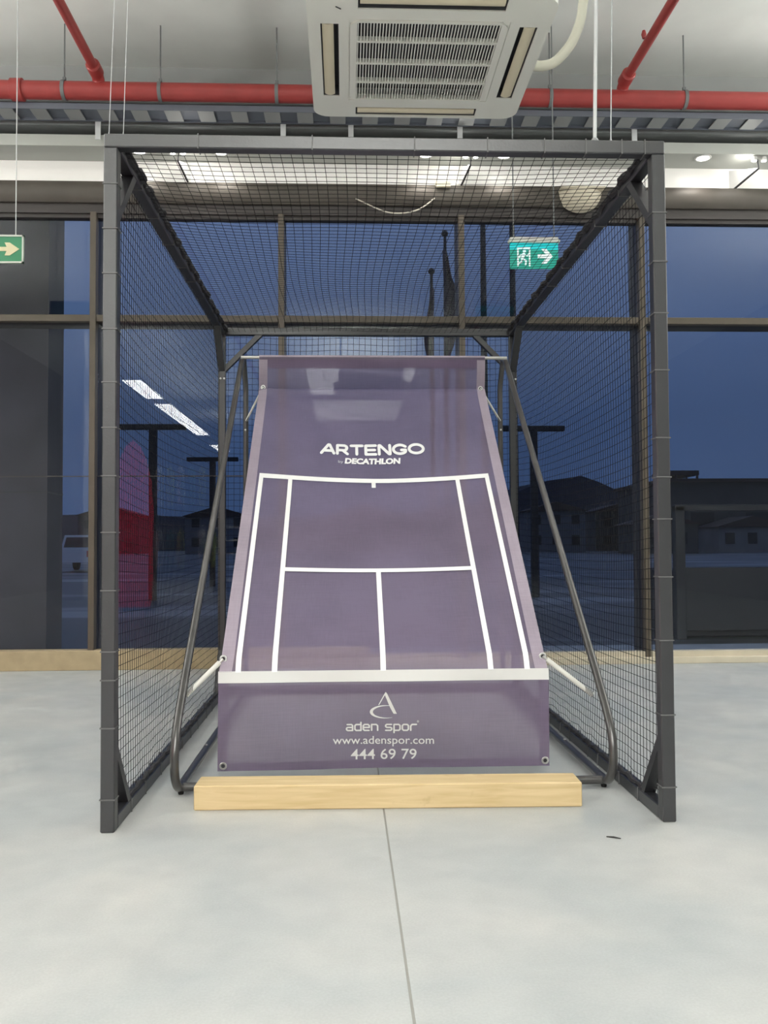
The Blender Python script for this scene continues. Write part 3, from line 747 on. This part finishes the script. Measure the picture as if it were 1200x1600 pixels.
# ------------------------------------------------------------------ rebound trainer
TXL, TXR, TR = -.70, 1.108, .0185
tn = empty('tennis_trainer', ((TXL + TXR) / 2, 5.0, 0)); tag(tn, 'bent steel tube tennis trainer frame carrying the purple court banner', 'tennis trainer')
def tilt(x, y): return x
for x, s in ((TXL, 1), (TXR, -1)):
    pts = [(x, 5.0, .034), (x, 3.90, .034), (x, 3.80, .045), (x, 3.735, .095), (x, 3.712, .165), (x, 3.735, .25), (x, 3.80, .335), (x, 3.95, .475)]
    front = smooth_path(pts[1:], 6)
    upper = round_path([front[-1], (x, 6.10, 2.305), (x, 6.19, 2.35), (x, 6.335, 2.16), (x, 6.335, .034), (x, 3.9, .034)], .11, 8)
    MB().tube([Vector(p_) for p_ in front[:-1]] + upper[:-1] + [Vector(front[0])], TR, 12, cap=False).build('side_frame', 'tube_steel', tn, True)
    for y in (4.55, 5.9):
        MB().lathe([(.007, 0), (.007, .004), (.003, .006)], 8, (x, y, .034 + TR)).build('bolt', 'bolt', tn)
    MB().lathe([(.007, 0), (.007, -.004), (.003, -.006)], 8, (x, 6.335 - TR, 1.86), 'y').build('bolt', 'bolt', tn)
    MB().lathe([(.007, 0), (.007, -.004), (.003, -.006)], 8, (x, 6.335 - TR, 1.40), 'y').build('bolt', 'bolt', tn)
    MB().lathe([(.011, 0), (.013, .008), (.011, .017)], 12, (x, 3.86, 0.0)).build('rubber_foot', 'tyre', tn, True)
    MB().lathe([(.011, 0), (.013, .008), (.011, .017)], 12, (x, 6.25, 0.0)).build('rubber_foot', 'tyre', tn, True)
MB().tube([(TXL, 3.845, .034), (TXR, 3.845, .034)], TR, 12).build('cross_tube', 'tube_steel', tn, True)
MB().tube([(TXL, 6.335, .05), (TXR, 6.335, .05)], TR, 12).build('cross_tube', 'tube_steel', tn, True)
TOPY, TOPZ = 6.05, 2.318
MB().tube([(TXL + .0, TOPY, TOPZ), (TXR - .0, TOPY, TOPZ)], .0105, 10).build('top_rod', 'rod_bright', tn, True)

# ---- banner surface: rows of (z, y, xl, xr) from the floor end up to the sleeve
ROWS = np.array([(.064, 3.98, -.563, .899), (.45, 3.98, -.560, .900), (.492, 3.985, -.558, .897), (.548, 4.02, -.552, .891), (2.085, 6.055, -.582, .957), (2.112, 6.08, -.582, .957), (2.22, 6.06, -.579, .957), (2.327, 6.038, -.577, .956)])
def sheet(x, z, off=0.0):
    """point of the cloth for print coordinates (x, z); off lifts it towards the viewer"""
    y = np.interp(z, ROWS[:, 0], ROWS[:, 1]); xl = np.interp(z, ROWS[:, 0], ROWS[:, 2]); xr = np.interp(z, ROWS[:, 0], ROWS[:, 3])
    u = (x - xl) / (xr - xl); zz = z
    if .548 < z < 2.112:
        t = (z - .548) / (2.112 - .548); ny, nz_ = .605, -.796
        d = .048 * max(0, math.sin(PI * u)) * math.sin(PI * t ** 1.25)
        # tension folds running in from the upper eyelets
        for (ax_, az_, bx_, bz_, amp, wd) in ((-.55, 2.10, .25, 1.80, -.016, .045), (-.55, 2.09, .9, 2.085, -.010, .022), (.92, 2.10, .35, 1.95, -.012, .04), (-.2, 1.9, .25, 1.55, .007, .09), (-.5, 1.45, .0, 1.15, .004, .08)):
            vx, vz = bx_ - ax_, bz_ - az_; L = math.hypot(vx, vz); s = ((x - ax_) * vx + (z - az_) * vz) / (L * L)
            if -.1 < s < 1.3:
                dist = abs((x - ax_) * vz - (z - az_) * vx) / L
                d += amp * math.exp(-(dist / (wd * (.5 + s))) ** 2) * max(0, min(1, 1.3 - s)) * max(0, min(1, (s + .1) * 8))
        y += d * ny; zz = z + d * nz_
    elif z <= .45:
        y += .010 * math.sin(3.2 * x + .8) * (.45 - z) / .39 + .004 * math.sin(9 * x + 5 * z)
    elif z > 2.112:
        q = (z - 2.112) / .215; y += math.sin(PI * q) * (-.014 - .006 * math.sin(5 * x) + .010 * math.exp(-((q - .62 + .35 * (x - .2)) / .12) ** 2) * math.exp(-((x - .25) / .4) ** 2))
    return (x, y - off, zz + off * .25)
def sheet_grid(x0f, x1f, z0, z1, nx, nzn, off, name, m_, par):
    vs_ = []; fs_ = []
    zs_ = np.unique(np.concatenate([np.linspace(z0, z1, nzn), [r for r in ROWS[:, 0] if z0 < r < z1]]))
    for z in zs_:
        a, b = x0f(z), x1f(z)
        for i in range(nx + 1): vs_.append(sheet(a + (b - a) * i / nx, z, off))
    for k in range(len(zs_) - 1):
        for i in range(nx): fs_.append((k * (nx + 1) + i, k * (nx + 1) + i + 1, (k + 1) * (nx + 1) + i + 1, (k + 1) * (nx + 1) + i))
    return MB().add(vs_, fs_).build(name, m_, par, True)
xlf = lambda z: float(np.interp(z, ROWS[:, 0], ROWS[:, 2])); xrf = lambda z: float(np.interp(z, ROWS[:, 0], ROWS[:, 3]))
bn = empty('court_banner', (.165, 5.0, .06)); tag(bn, 'purple mesh banner printed with a white tennis court and lettering on the trainer', 'banner')
HW = .056
sheet_grid(xlf, xrf, .45, 2.327, 40, 80, 0, 'cloth', 'banner', bn)
sheet_grid(xlf, xrf, .064, .45, 40, 14, 0, 'lower_panel', 'banner', bn)
sheet_grid(xlf, lambda z: xlf(z) + HW, .492, 2.30, 4, 60, .003, 'hem', 'banner_hem', bn)
sheet_grid(lambda z: xrf(z) - HW, xrf, .492, 2.30, 4, 60, .003, 'hem', 'banner_hem', bn)
sheet_grid(xlf, lambda z: xlf(z) + .045, .064, .45, 3, 12, .002, 'hem', 'banner', bn)
sheet_grid(lambda z: xrf(z) - .045, xrf, .064, .45, 3, 12, .002, 'hem', 'banner', bn)
sheet_grid(lambda z: xlf(z) + .045, lambda z: xrf(z) - .045, .064, .10, 40, 3, .002, 'hem', 'banner', bn)
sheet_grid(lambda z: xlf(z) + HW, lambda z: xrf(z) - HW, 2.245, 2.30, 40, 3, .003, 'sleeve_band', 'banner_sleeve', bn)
# sleeve round the top rod
sv = MB(); nseg = 10; vs_ = []; fs_ = []; NX = 40
for i in range(NX + 1):
    x = -.577 + (1.533) * i / NX
    for k in range(nseg + 1):
        a = math.radians(-70 - 300 * k / nseg + 250)
        vs_.append((x, TOPY + .0155 * math.cos(a), TOPZ + .0155 * math.sin(a)))
for i in range(NX):
    for k in range(nseg): fs_.append((i * (nseg + 1) + k, i * (nseg + 1) + k + 1, (i + 1) * (nseg + 1) + k + 1, (i + 1) * (nseg + 1) + k))
MB().add(vs_, fs_).build('sleeve', 'banner_hem', bn, True)

# printed court lines (ribbons lying on the cloth)
def ribbon(x0, z0, x1, z1, w0, w1, name, m_='print_white', off=.0055, n=30, par=None):
    vs_ = []; fs_ = []; horiz = abs(x1 - x0) > abs(z1 - z0)
    for i in range(n + 1):
        t = i / n; x = x0 + (x1 - x0) * t; z = z0 + (z1 - z0) * t; w = (w0 + (w1 - w0) * t) / 2
        for s in (-1, 1): vs_.append(sheet(x, z + s * w, off) if horiz else sheet(x + s * w, z, off))
    for i in range(n): fs_.append((2 * i, 2 * i + 1, 2 * i + 3, 2 * i + 2))
    return MB().add(vs_, fs_).build(name, m_, par or bn, True)
LW = .024
ribbon(-.500, 1.463, .841, 1.457, .027, .027, 'court_line')
ribbon(-.488, 1.46, -.474, .49, LW, LW, 'court_line'); ribbon(.829, 1.457, .805, .49, LW, LW, 'court_line')
ribbon(-.320, 1.455, -.315, .49, LW, LW, 'court_line'); ribbon(.656, 1.45, .642, .49, LW, LW, 'court_line')
ribbon(-.318, .937, .648, .937, .019, .019, 'court_line'); ribbon(.165, .935, .164, .49, LW, LW, 'court_line')
ribbon(.165, 1.45, .165, 1.415, .024, .024, 'court_line', n=3)
ribbon(-.561, .470, .901, .468, .050, .050, 'baseline_band', 'print_band', .004, 40)

# lettering
def text_mesh(body, off=0.0, shear=0.0):
    cu = bpy.data.curves.new('t', 'FONT'); cu.body = body; cu.offset = off; cu.shear = shear; cu.size = 1; cu.resolution_u = 3
    ob = bpy.data.objects.new('t', cu); COL.objects.link(ob)
    dg = bpy.context.evaluated_depsgraph_get(); me = bpy.data.meshes.new_from_object(ob.evaluated_get(dg))
    v = [(p_.co.x, p_.co.y) for p_ in me.vertices]; f = [tuple(p_.vertices) for p_ in me.polygons]
    bpy.data.objects.remove(ob); bpy.data.curves.remove(cu); bpy.data.meshes.remove(me); return v, f
def place_print(v, f, x0, x1, z0, z1, name, m_='print_white', off=.006, bounds=None, slope=0.0):
    xs_ = [a for a, b in v]; zs_ = [b for a, b in v]; bx = bounds or (min(xs_), max(xs_), min(zs_), max(zs_))
    out = []
    for a, b in v:
        x = x0 + (x1 - x0) * (a - bx[0]) / (bx[1] - bx[0]); z = z0 + (z1 - z0) * (b - bx[2]) / (bx[3] - bx[2]) + slope * (x - x0)
        out.append(sheet(x, z, off))
    return MB().add(out, f).build(name, m_, bn)
class SM(MB): pass
def glyphs(spec, w, adv):
    """stroke lettering in 2-D: list of (strokes, advance)"""
    mb = MB(); x = 0
    for strokes, a in spec:
        for st in strokes: stroke(mb, [(x + p_[0], p_[1]) for p_ in st], w, lambda a_, b_: (a_, b_, 0), 8)
        x += a + adv
    return [(p_[0], p_[1]) for p_ in mb.v], mb.f
def ell(cx, cy, rx, ry, a0, a1, n=16): return [(cx + rx * math.cos(math.radians(a0 + (a1 - a0) * i / n)), cy + ry * math.sin(math.radians(a0 + (a1 - a0) * i / n))) for i in range(n + 1)]
ART = [([[(0, 0), (.72, 1), (.86, 1), (1.32, 0)], [(.33, .30), (1.12, .30)]], 1.32),
       ([[(0, 0), (0, 1), (.75, 1), (.95, .90), (1.0, .72), (.93, .52), (.75, .42), (0, .42)], [(.55, .42), (1.06, 0)]], 1.08),
       ([[(0, 1), (1.2, 1)], [(.6, 1), (.6, 0)]], 1.2),
       ([[(1.05, 1), (0, 1), (0, 0), (1.05, 0)], [(0, .5), (.95, .5)]], 1.05),
       ([[(0, 0), (0, 1), (.12, 1), (1.05, 0), (1.15, 0), (1.15, 1)]], 1.15),
       ([[(1.30, .80)] + ell(.70, .5, .70, .5, 48, 325, 16) + [(1.30, .42), (.85, .42)]], 1.32),
       ([ell(.75, .5, .75, .5, 0, 360, 22)], 1.5)]
v, f = glyphs(ART, .31, .36); place_print(v, f, -.155, .492, 1.629, 1.706, 'lettering_artengo')
v, f = text_mesh('DECATHLON', .055, .12); place_print(v, f, -.004, .337, 1.570, 1.6105, 'lettering_decathlon')
v, f = text_mesh('by', .0); place_print(v, f, -.042, -.012, 1.570, 1.592, 'lettering_by', 'print_band')
def q_(*p): return list(p)
ADEN = [([[(.08, .74), (.6, .74), (.72, .62), (.72, 0), (.14, 0), (0, .10), (0, .28), (.12, .38), (.72, .38)]], .72),            # a
        ([[(.72, 1.0), (.72, 0), (.14, 0), (0, .14), (0, .60), (.14, .74), (.72, .74)]], .72),                               # d
        ([[(.02, .37), (.72, .37), (.72, .60), (.58, .74), (.14, .74), (0, .60), (0, .14), (.14, 0), (.68, 0)]], .72),       # e
        ([[(0, 0), (0, .74), (.56, .74), (.72, .58), (.72, 0)]], .72),                                                          # n
        ([], .40),
        ([[(.70, .74), (.12, .74), (0, .64), (0, .48), (.12, .37), (.60, .37), (.72, .27), (.72, .10), (.60, 0), (0, 0)]], .72),  # s
        ([[(0, -.28), (0, .74), (.58, .74), (.72, .60), (.72, .14), (.58, 0), (.0, 0)]], .72),                               # p
        ([[(.14, 0), (.58, 0), (.72, .14), (.72, .60), (.58, .74), (.14, .74), (0, .60), (0, .14), (.14, 0)]], .72),          # o
        ([[(0, 0), (0, .55), (.16, .74), (.68, .74)]], .68)]                                                                    # r
v, f = glyphs(ADEN, .19, .28); place_print(v, f, -.003, .312, .2165, .268, 'lettering_aden_spor', 'print_band', slope=-.008)
v, f = glyphs([([ell(0, 0, .5, .5, 0, 360, 10)], 1)], .3, 0); place_print(v, f, .311, .320, .262, .271, 'registered_mark', 'print_band')
v, f = text_mesh('www.adenspor.com', .004); place_print(v, f, -.060, .386, .160, .2055, 'lettering_web_address', 'print_band', slope=-.010)
v0, f0 = text_mesh('444 69 79', .006); bx0 = (min(a for a, b in v0), max(a for a, b in v0), min(b for a, b in v0), max(b for a, b in v0))
mid = [bx0[0] + (bx0[1] - bx0[0]) * q for q in (0, .43, .72, 1.01)]
for g in range(3):
    fg = [q for q in f0 if mid[g] <= sum(v0[i][0] for i in q) / len(q) < mid[g + 1]]
    ids = sorted({i for q in fg for i in q}); rm_ = {i: k for k, i in enumerate(ids)}
    place_print([v0[i] for i in ids], [tuple(rm_[i] for i in q) for q in fg], .019, .309, .102, .148, 'phone_digits', 'print_band', bounds=bx0, slope=-.006)
# emblem: tapering A with a sickle sweep
def poly_print(polys, name):
    mb = MB()
    for po in polys:
        k = len(mb.v); mb.v += [sheet(a, b, .006) for a, b in po]; mb.f.append(tuple(range(k, k + len(po))))
    mb.build(name, 'print_band', bn)
sw = []
N = 22
for i in range(N):
    def pt(i_):
        t = i_ / N; a = math.radians(62 + 232 * t); rx, ry = .066, .0275; th = .0006 + .0062 * math.sin(PI * t) ** 1.2
        c_ = (.176 + rx * math.cos(a), .310 + ry * math.sin(a)); nrm_ = Vector((math.cos(a) * .8, math.sin(a) * 1.0)).normalized()
        return (c_[0] + nrm_.x * th, c_[1] + nrm_.y * th * .6), (c_[0] - nrm_.x * th, c_[1] - nrm_.y * th * .6)
    a0, b0 = pt(i); a1, b1 = pt(i + 1); sw.append([a0, a1, b1, b0])
poly_print([[(.173, .398), (.179, .392), (.2225, .301), (.208, .301), (.192, .330), (.170, .384)], [(.173, .398), (.170, .384), (.1445, .340), (.1405, .340)]] + sw, 'emblem')

# eyelets and bungee cords
def eyelet(x, z, off=.006):
    p_ = Vector(sheet(x, z, off))
    nrm_ = Vector((0, -1, .75)).normalized() if .55 < z < 2.1 else Vector((0, -1, 0))
    u = Vector((1, 0, 0)); w = nrm_.cross(u); vs_ = []; fs_ = []
    for i in range(16):
        a = 2 * PI * i / 16
        for k in range(6):
            b = 2 * PI * k / 6; rr = .0125 + .0045 * math.cos(b)
            vs_.append(p_ + (u * math.cos(a) + w * math.sin(a)) * rr + nrm_ * (.0035 * math.sin(b)))
    for i in range(16):
        for k in range(6): fs_.append((i * 6 + k, i * 6 + (k + 1) % 6, ((i + 1) % 16) * 6 + (k + 1) % 6, ((i + 1) % 16) * 6 + k))
    e_ = MB().add(vs_, fs_).build('eyelet', 'bolt', bn, True)
    MB().add([p_ + (u * math.cos(2 * PI * i / 12) + w * math.sin(2 * PI * i / 12)) * .0085 + nrm_ * .001 for i in range(12)], [tuple(range(12))]).build('eyelet_hole', 'black_frame', e_)
    return p_
el = eyelet(-.543, .546); er = eyelet(.882, .542); ul = eyelet(-.553, 2.103); ur = eyelet(.925, 2.100)
eyelet(-.538, .086); eyelet(.879, .087)
for p0, p1, r, lab in ((ul, (TXL + .006, 6.312, 1.925), .0075, 'short white bungee cord at the upper left of the banner'), (ur, (TXR - .006, 6.312, 1.925), .0075, 'short white bungee cord at the upper right of the banner'),
                  (el, (TXL + .005, 3.945, .40), .0115, 'pale bungee cord at the lower left of the banner'), (er, (TXR - .005, 4.0, .37), .0115, 'pale bungee cord at the lower right of the banner')):
    p1 = Vector(p1); d = (p1 - p0).normalized(); t = empty('bungee_cord', p1); tag(t, lab, 'bungee cord', 'bungee cords of the banner')
    MB().tube([p0 + d * .022, p1], r, 10).build('cord', 'bungee', t, True)
    MB().tube([p0 + Vector((0, -.006, 0)), p0 + d * .026], r * .55, 8).build('hook', 'bolt', t, True)
    cl = []
    for i in range(40):
        a = i * .9; cl.append(p1 - d * (.045 - .0011 * i) + Vector((0, math.cos(a), math.sin(a))) * (r + .003))
    MB().tube(cl, .0016, 5).build('whipping', 'lashing', t, True)

# wooden beam weighing down the trainer
wb_ = MB().cbox(-.772, .772, -.074, .074, 0, .097, .004)
o = wb_.build('wooden_beam', 'wood'); o.location = (.168, 3.668, 0); o.rotation_euler = (0, 0, -.028)
tag(o, 'squared pale pine beam lying on the floor in front of the trainer', 'beam')
t = MB().tube([(.925, 3.20, .003), (.948, 3.19, .004), (.97, 3.176, .003)], [.002, .003, .0015], 6).build('twig', 'twig'); tag(t, 'small dark twig on the concrete right of the beam', 'twig')

# ------------------------------------------------------------------ shop things seen only as reflections in the glass
t = empty('display_totem', (-3.55, .55, 0)); tag(t, 'glowing red round-topped display totem mirrored behind the left net', 'display totem')
kv = []; kf = []; n = 20; LV = [(0.012, .30, .2), (.15, .33, .2), (.5, .34, .21), (1.0, .34, .21), (1.6, .345, .21), (2.1, .31, .19), (2.45, .23, .14), (2.68, .12, .07), (2.78, .015, .015)]
for h, a, b in LV:
    for k in range(n):
        q = 2 * PI * k / n; kv.append((-3.55 + a * math.cos(q), .55 + b * math.sin(q), .03 + h))
for i in range(len(LV) - 1):
    for k in range(n): kf.append((i * n + k, i * n + (k + 1) % n, (i + 1) * n + (k + 1) % n, (i + 1) * n + k))
kf += [tuple(range(n - 1, -1, -1)), tuple((len(LV) - 1) * n + k for k in range(n))]
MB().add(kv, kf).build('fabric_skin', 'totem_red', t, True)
MB().cbox(-3.95, -3.15, .15, .95, 0, .04, .01).build('stand', 'totem_trim', t)
t = MB().cbox(-5.5, -5.06, -2.3, -1.86, 0, ZC, .01).build('column', 'col_white'); struct(t, 'white square column of the shop mirrored at the left', 'column')
t = empty('shelf_rack', (-2.25, -2.9, 0)); tag(t, 'white-edged shelf rack mirrored beside the banner left edge', 'shelf')
MB().box(-2.75, -1.75, -3.2, -3.17, 0, 1.6).build('back_panel', 'shelf_back', t)
for k in range(6): MB().cbox(-2.75, -1.75, -3.17, -2.75, .05 + .27 * k, .085 + .27 * k, .004).build('shelf', 'shelf_white', t)
def jacket(x, y, z, m_, lab):
    t = empty('hanging_jacket', (x, y, z)); tag(t, lab, 'jacket', 'jackets on the mirrored garment rail')
    body = [(-.05, 0), (.05, 0), (.23, -.08), (.31, -.55), (.22, -.57), (.19, -.25), (.20, -.72), (-.20, -.72), (-.19, -.25), (-.22, -.57), (-.31, -.55), (-.23, -.08)]
    MB().prism([(a, b) for a, b in body], lambda a, b, d: (x + d, y + a * .8, z - .05 + b), -.035, .035).build('body', m_, t)
    MB().tube([(x, y - .15, z - .08), (x, y, z - .02), (x, y + .15, z - .08)], .008, 6).tube([(x, y, z - .02), (x, y, z + .012), (x + .018, y, z + .022)], .004, 6).build('hanger', 'galv', t)
t = empty('garment_rack', (-3.0, -1.3, 0)); tag(t, 'tall two-tier garment rack mirrored behind the left net', 'garment rack')
for x in (-4.0 + .3, -2.3):
    MB().tube([(x, -1.35, 0), (x, -1.35, 2.62)], .018, 8).build('upright', 'tube_steel', t)
    MB().cbox(x - .03, x + .03, -1.65, -1.05, 0, .03, .004).build('foot', 'tube_steel', t)
for z in (1.42, 2.60): MB().tube([(-3.7, -1.35, z), (-2.3, -1.35, z)], .014, 8).build('rail', 'tube_steel', t)
jm = [('jacket_white', 'white'), ('jacket_lime', 'lime green'), ('jacket_white', 'white'), ('jacket_teal', 'teal'), ('jacket_lime', 'lime green'), ('jacket_dark', 'dark navy')]
for tier, z in enumerate((2.575, 1.395)):
    for i in range(6):
        mm, cname = jm[(i + tier * 2) % 6]
        jacket(-3.5 + .2 * i, -1.35, z, mm, '%s jacket, %s of six on the %s rail of the mirrored rack' % (cname, ('first', 'second', 'third', 'fourth', 'fifth', 'last')[i], ('upper', 'lower')[tier]))

# ------------------------------------------------------------------ outdoors at dusk
GZ = -.15
struct(MB().box(-150, 150, YW + .06, 300, GZ - .2, GZ).build('ground', 'ground'), 'dark wet parking ground with pale snowy streaks', 'ground')
struct(MB().box(-20, 30, YW + .07, 10.2, GZ, GZ + .03).build('pavement', 'pavement'), 'pale blue-grey pavement strip outside the windows', 'pavement')
t = empty('facade_wing', (-5.2, 9.6, GZ)); struct(t, 'dark wall of the neighbouring building wing at the left', 'wall')
MB().box(-9, -3.05, 9.3, 9.8, GZ, 7.5).build('wall_block', 'facade_dark', t)
for z in (1.6, 3.4, 5.2): MB().box(-9, -3.045, 9.295, 9.805, z, z + .012).build('panel_joint', 'black_frame', t)
# hills
hv = []; hf = []
rng = [(-170, 7), (-130, 14), (-90, 10), (-60, 13), (-30, 11), (-5, 12), (15, 13), (35, 17), (48, 25), (56, 27), (64, 22), (80, 19), (110, 17), (150, 20), (190, 12)]
fine = []
for x in np.linspace(-170, 190, 90): fine.append((x, float(np.interp(x, [a for a, b in rng], [b for a, b in rng])) * .62 + random.uniform(-.3, .3)))
for i, (x, h) in enumerate(fine):
    hv += [(x, 200, GZ), (x, 212, h + .5), (x, 250, h + 1.5), (x, 290, GZ)]
for i in range(len(fine) - 1):
    for k in range(3): hf.append((i * 4 + k, i * 4 + k + 1, i * 4 + 5 + k, i * 4 + 4 + k))
struct(MB().add(hv, hf).build('hills', 'hill', None, True), 'dark low hills on the horizon', 'hills')
# houses
def house(x, y, w, d, h, pale, floors, label, gable=True):
    t = empty('house', (x, y, GZ)); tag(t, label, 'house', 'far houses below the hills')
    MB().box(x - w / 2, x + w / 2, y, y + d, GZ, GZ + h).build('walls', 'house_wall_pale' if pale else 'house_wall', t)
    if gable:
        MB().prism([(x - w / 2 - .4, GZ + h), (x + w / 2 + .4, GZ + h), (x, GZ + h + w * .16)], lambda a, b, q: (a, q, b), y - .4, y + d + .4).build('roof', 'house_roof', t)
    else:
        MB().box(x - w / 2 - .3, x + w / 2 + .3, y - .3, y + d + .3, GZ + h, GZ + h + .3).build('roof', 'house_roof', t)
    k = max(2, int(w / 2.6))
    for f_ in range(floors):
        for i in range(k):
            wx = x - w / 2 + w * (i + .5) / k; wz = GZ + 1.0 + f_ * 2.8
            wn_ = MB().box(wx - .55, wx + .55, y - .05, y + .02, wz, wz + 1.3).build('window', 'house_window', t)
HS = [(18.5, 78, 8, 7, 5.6, True, 2, 'pale two-storey house at the left end of the far row'), (26.5, 86, 7, 8, 6.0, False, 2, 'dark gabled house left of the hilltop'), (36.5, 90, 8, 8, 5.4, True, 2, 'pale gabled house under the hilltop'),
      (22.5, 62, 7, 6, 3.2, False, 1, 'low dark shed in front of the pale house'), (30.5, 66, 8, 6, 3.0, True, 1, 'low pale bungalow between net and mullion'), (-34, 80, 10, 8, 5.5, True, 2, 'pale house far left behind the net'), (-23, 88, 9, 8, 5.8, False, 2, 'dark house behind the left T-post'), (-12, 84, 9, 8, 5.4, True, 2, 'pale house nearest the banner left edge'),
      (2, 90, 12, 8, 5.5, False, 2, 'dark house hidden behind the banner')]
HS = [(h[0] * 1.55, h[1] * 1.55) + h[2:] for h in HS]
for hse in HS: house(*hse)
t = empty('flat_roof_hall', (62, 110, GZ)); tag(t, 'long dark flat-roofed hall right of the cage with a small open canopy', 'building')
MB().box(40, 100, 110, 130, GZ, 8.6).build('walls', 'house_wall', t)
MB().box(39.5, 100.5, 109.5, 130.5, 8.6, 9.0).build('roof', 'house_roof', t)
MB().prism([(41, 9.6), (45.0, 9.6), (45.0, 10.2), (41, 10.2)], lambda a, b, q: (a, q, b), 112, 118).build('canopy', 'house_roof', t)
for x in (42, 43.4, 44.8): MB().box(x - .1, x + .1, 112, 112.3, 9.0, 9.6).build('canopy_post', 'house_roof', t)
for i in range(8): MB().box(43 + i * 7, 46 + i * 7, 109.95, 110.02, 3.0, 4.8).build('window', 'house_window', t)
# T-shaped posts of the car-park shelters
for x, y, h, w, lab in ((-4.25, 20, 3.72, 1.45, 'nearest dark T-shaped post behind the left net'), (-3.9, 26.5, 3.62, 1.5, 'farther dark T-shaped post beside the cage rear post'), (4.25, 20, 3.68, 1.4, 'dark T-shaped post behind the right net')):
    t = empty('t_post', (x, y, GZ)); tag(t, lab, 'post', 'T-shaped posts in the car park')
    MB().cbox(x - .08, x + .08, y - .08, y + .08, GZ, h - .1, .01).build('pole', 'silhouette_metal', t)
    MB().cbox(x - w / 2, x + w / 2, y - .07, y + .07, h - .1, h + .02, .01).build('crossbar', 'silhouette_metal', t)
# flagpoles
for x, y, h, fl_, lab in ((2.95, 30, 10.2, 1, 'shorter flagpole with furled flag left of the middle mullion'), (3.42, 30, 11.5, 2, 'taller flagpole with furled flag beside the middle mullion'), (4.72, 30, 12.1, 0, 'bare flagpole right of the middle mullion'), (5.72, 30, 11.9, 0, 'thick mast below the lit exit sign')):
    t = empty('flagpole', (x, y, GZ)); tag(t, lab, 'flagpole', 'flagpoles outside')
    MB().tube([(x, y, GZ), (x, y, h * .5), (x, y, h)], [.11 if fl_ else .15, .085 if fl_ else .12, .05 if fl_ else .09], 10).build('pole', 'silhouette_metal', t, True)
    MB().lathe([(.02, -.1), (.10, -.05), (.12, .03), (.08, .1), (.01, .14)], 10, (x, y, h + .08)).build('finial', 'silhouette_metal', t, True)
    if fl_:
        fv = []; ff = []; top = h - .5; LL = 3.2 if fl_ == 1 else 4.6; sgn = -1 if fl_ == 1 else 1; K = 14
        for i in range(K + 1):
            q = i / K; wd = .12 + .38 * math.sin(PI * min(1, q * 1.15)) ** 1.3 * (1 if fl_ == 1 else (.55 + .45 * math.cos(q * 9) ** 2)) * (q if fl_ == 1 else 1) * 1.2
            z = top - LL * q
            for k in range(5):
                s_ = k / 4; fv.append((x + sgn * (wd * s_ - .06), y - .12 * math.sin(s_ * PI * 2 + q * 3), z))
        for i in range(K):
            for k in range(4): ff.append((i * 5 + k, i * 5 + k + 1, (i + 1) * 5 + k + 1, (i + 1) * 5 + k))
        ob = MB().add(fv, ff).build('flag', 'flag_cloth', t, True); md = ob.modifiers.new('thick', 'SOLIDIFY'); md.thickness = .03
# trolley shelter at the right
t = empty('trolley_shelter', (5.6, 11, GZ)); tag(t, 'dark trolley shelter with a solid lower panel outside the right window', 'shelter')
for x in (4.15, 8.2): MB().cbox(x - .06, x + .06, 10.95, 11.07, GZ, 1.50, .006).build('post', 'silhouette_metal', t)
MB().cbox(4.09, 8.26, 10.95, 11.07, 1.44, 1.52, .006).build('top_rail', 'silhouette_metal', t)
MB().cbox(4.18, 8.2, 10.98, 11.05, GZ + .1, .74, .01).build('panel', 'silhouette_metal', t)
MB().cbox(4.18, 8.2, 11.05, 12.3, GZ + .02, .70, .02).build('bin_body', 'silhouette_metal', t)
# pickup
PXX, PYY = -12.6, 41.5
t = empty('pickup_truck', (PXX, PYY, GZ)); tag(t, 'white pickup truck parked far out behind the left mullion', 'truck')
f_ = lambda a, b, d: (PXX + a, PYY + d, GZ + b)
MB().prism([(-.92, .45), (.92, .45), (.95, .9), (.9, 1.05), (-.9, 1.05), (-.95, .9)], f_, 0, 5.0).build('body', 'truck_white', t)
MB().prism([(-.88, 1.05), (.88, 1.05), (.70, 1.72), (-.70, 1.72)], f_, 1.6, 3.4).build('cab', 'truck_white', t)
MB().prism([(-.74, 1.14), (.74, 1.14), (.61, 1.62), (-.61, 1.62)], f_, 1.57, 1.6).build('rear_window', 'truck_glass', t)
for a in (-1, 1): MB().box(PXX + a * .86 - .07, PXX + a * .86 + .07, PYY - .02, PYY, GZ + .7, GZ + .98).build('tail_light', 'tail_red', t)
for a in (-.85, .85):
    for d in (.9, 4.0): MB().lathe([(.05, -.1), (.36, -.1), (.38, 0), (.36, .1), (.05, .1)], 16, (PXX + a, PYY + d, GZ + .38), 'x').build('wheel', 'tyre', t, True)
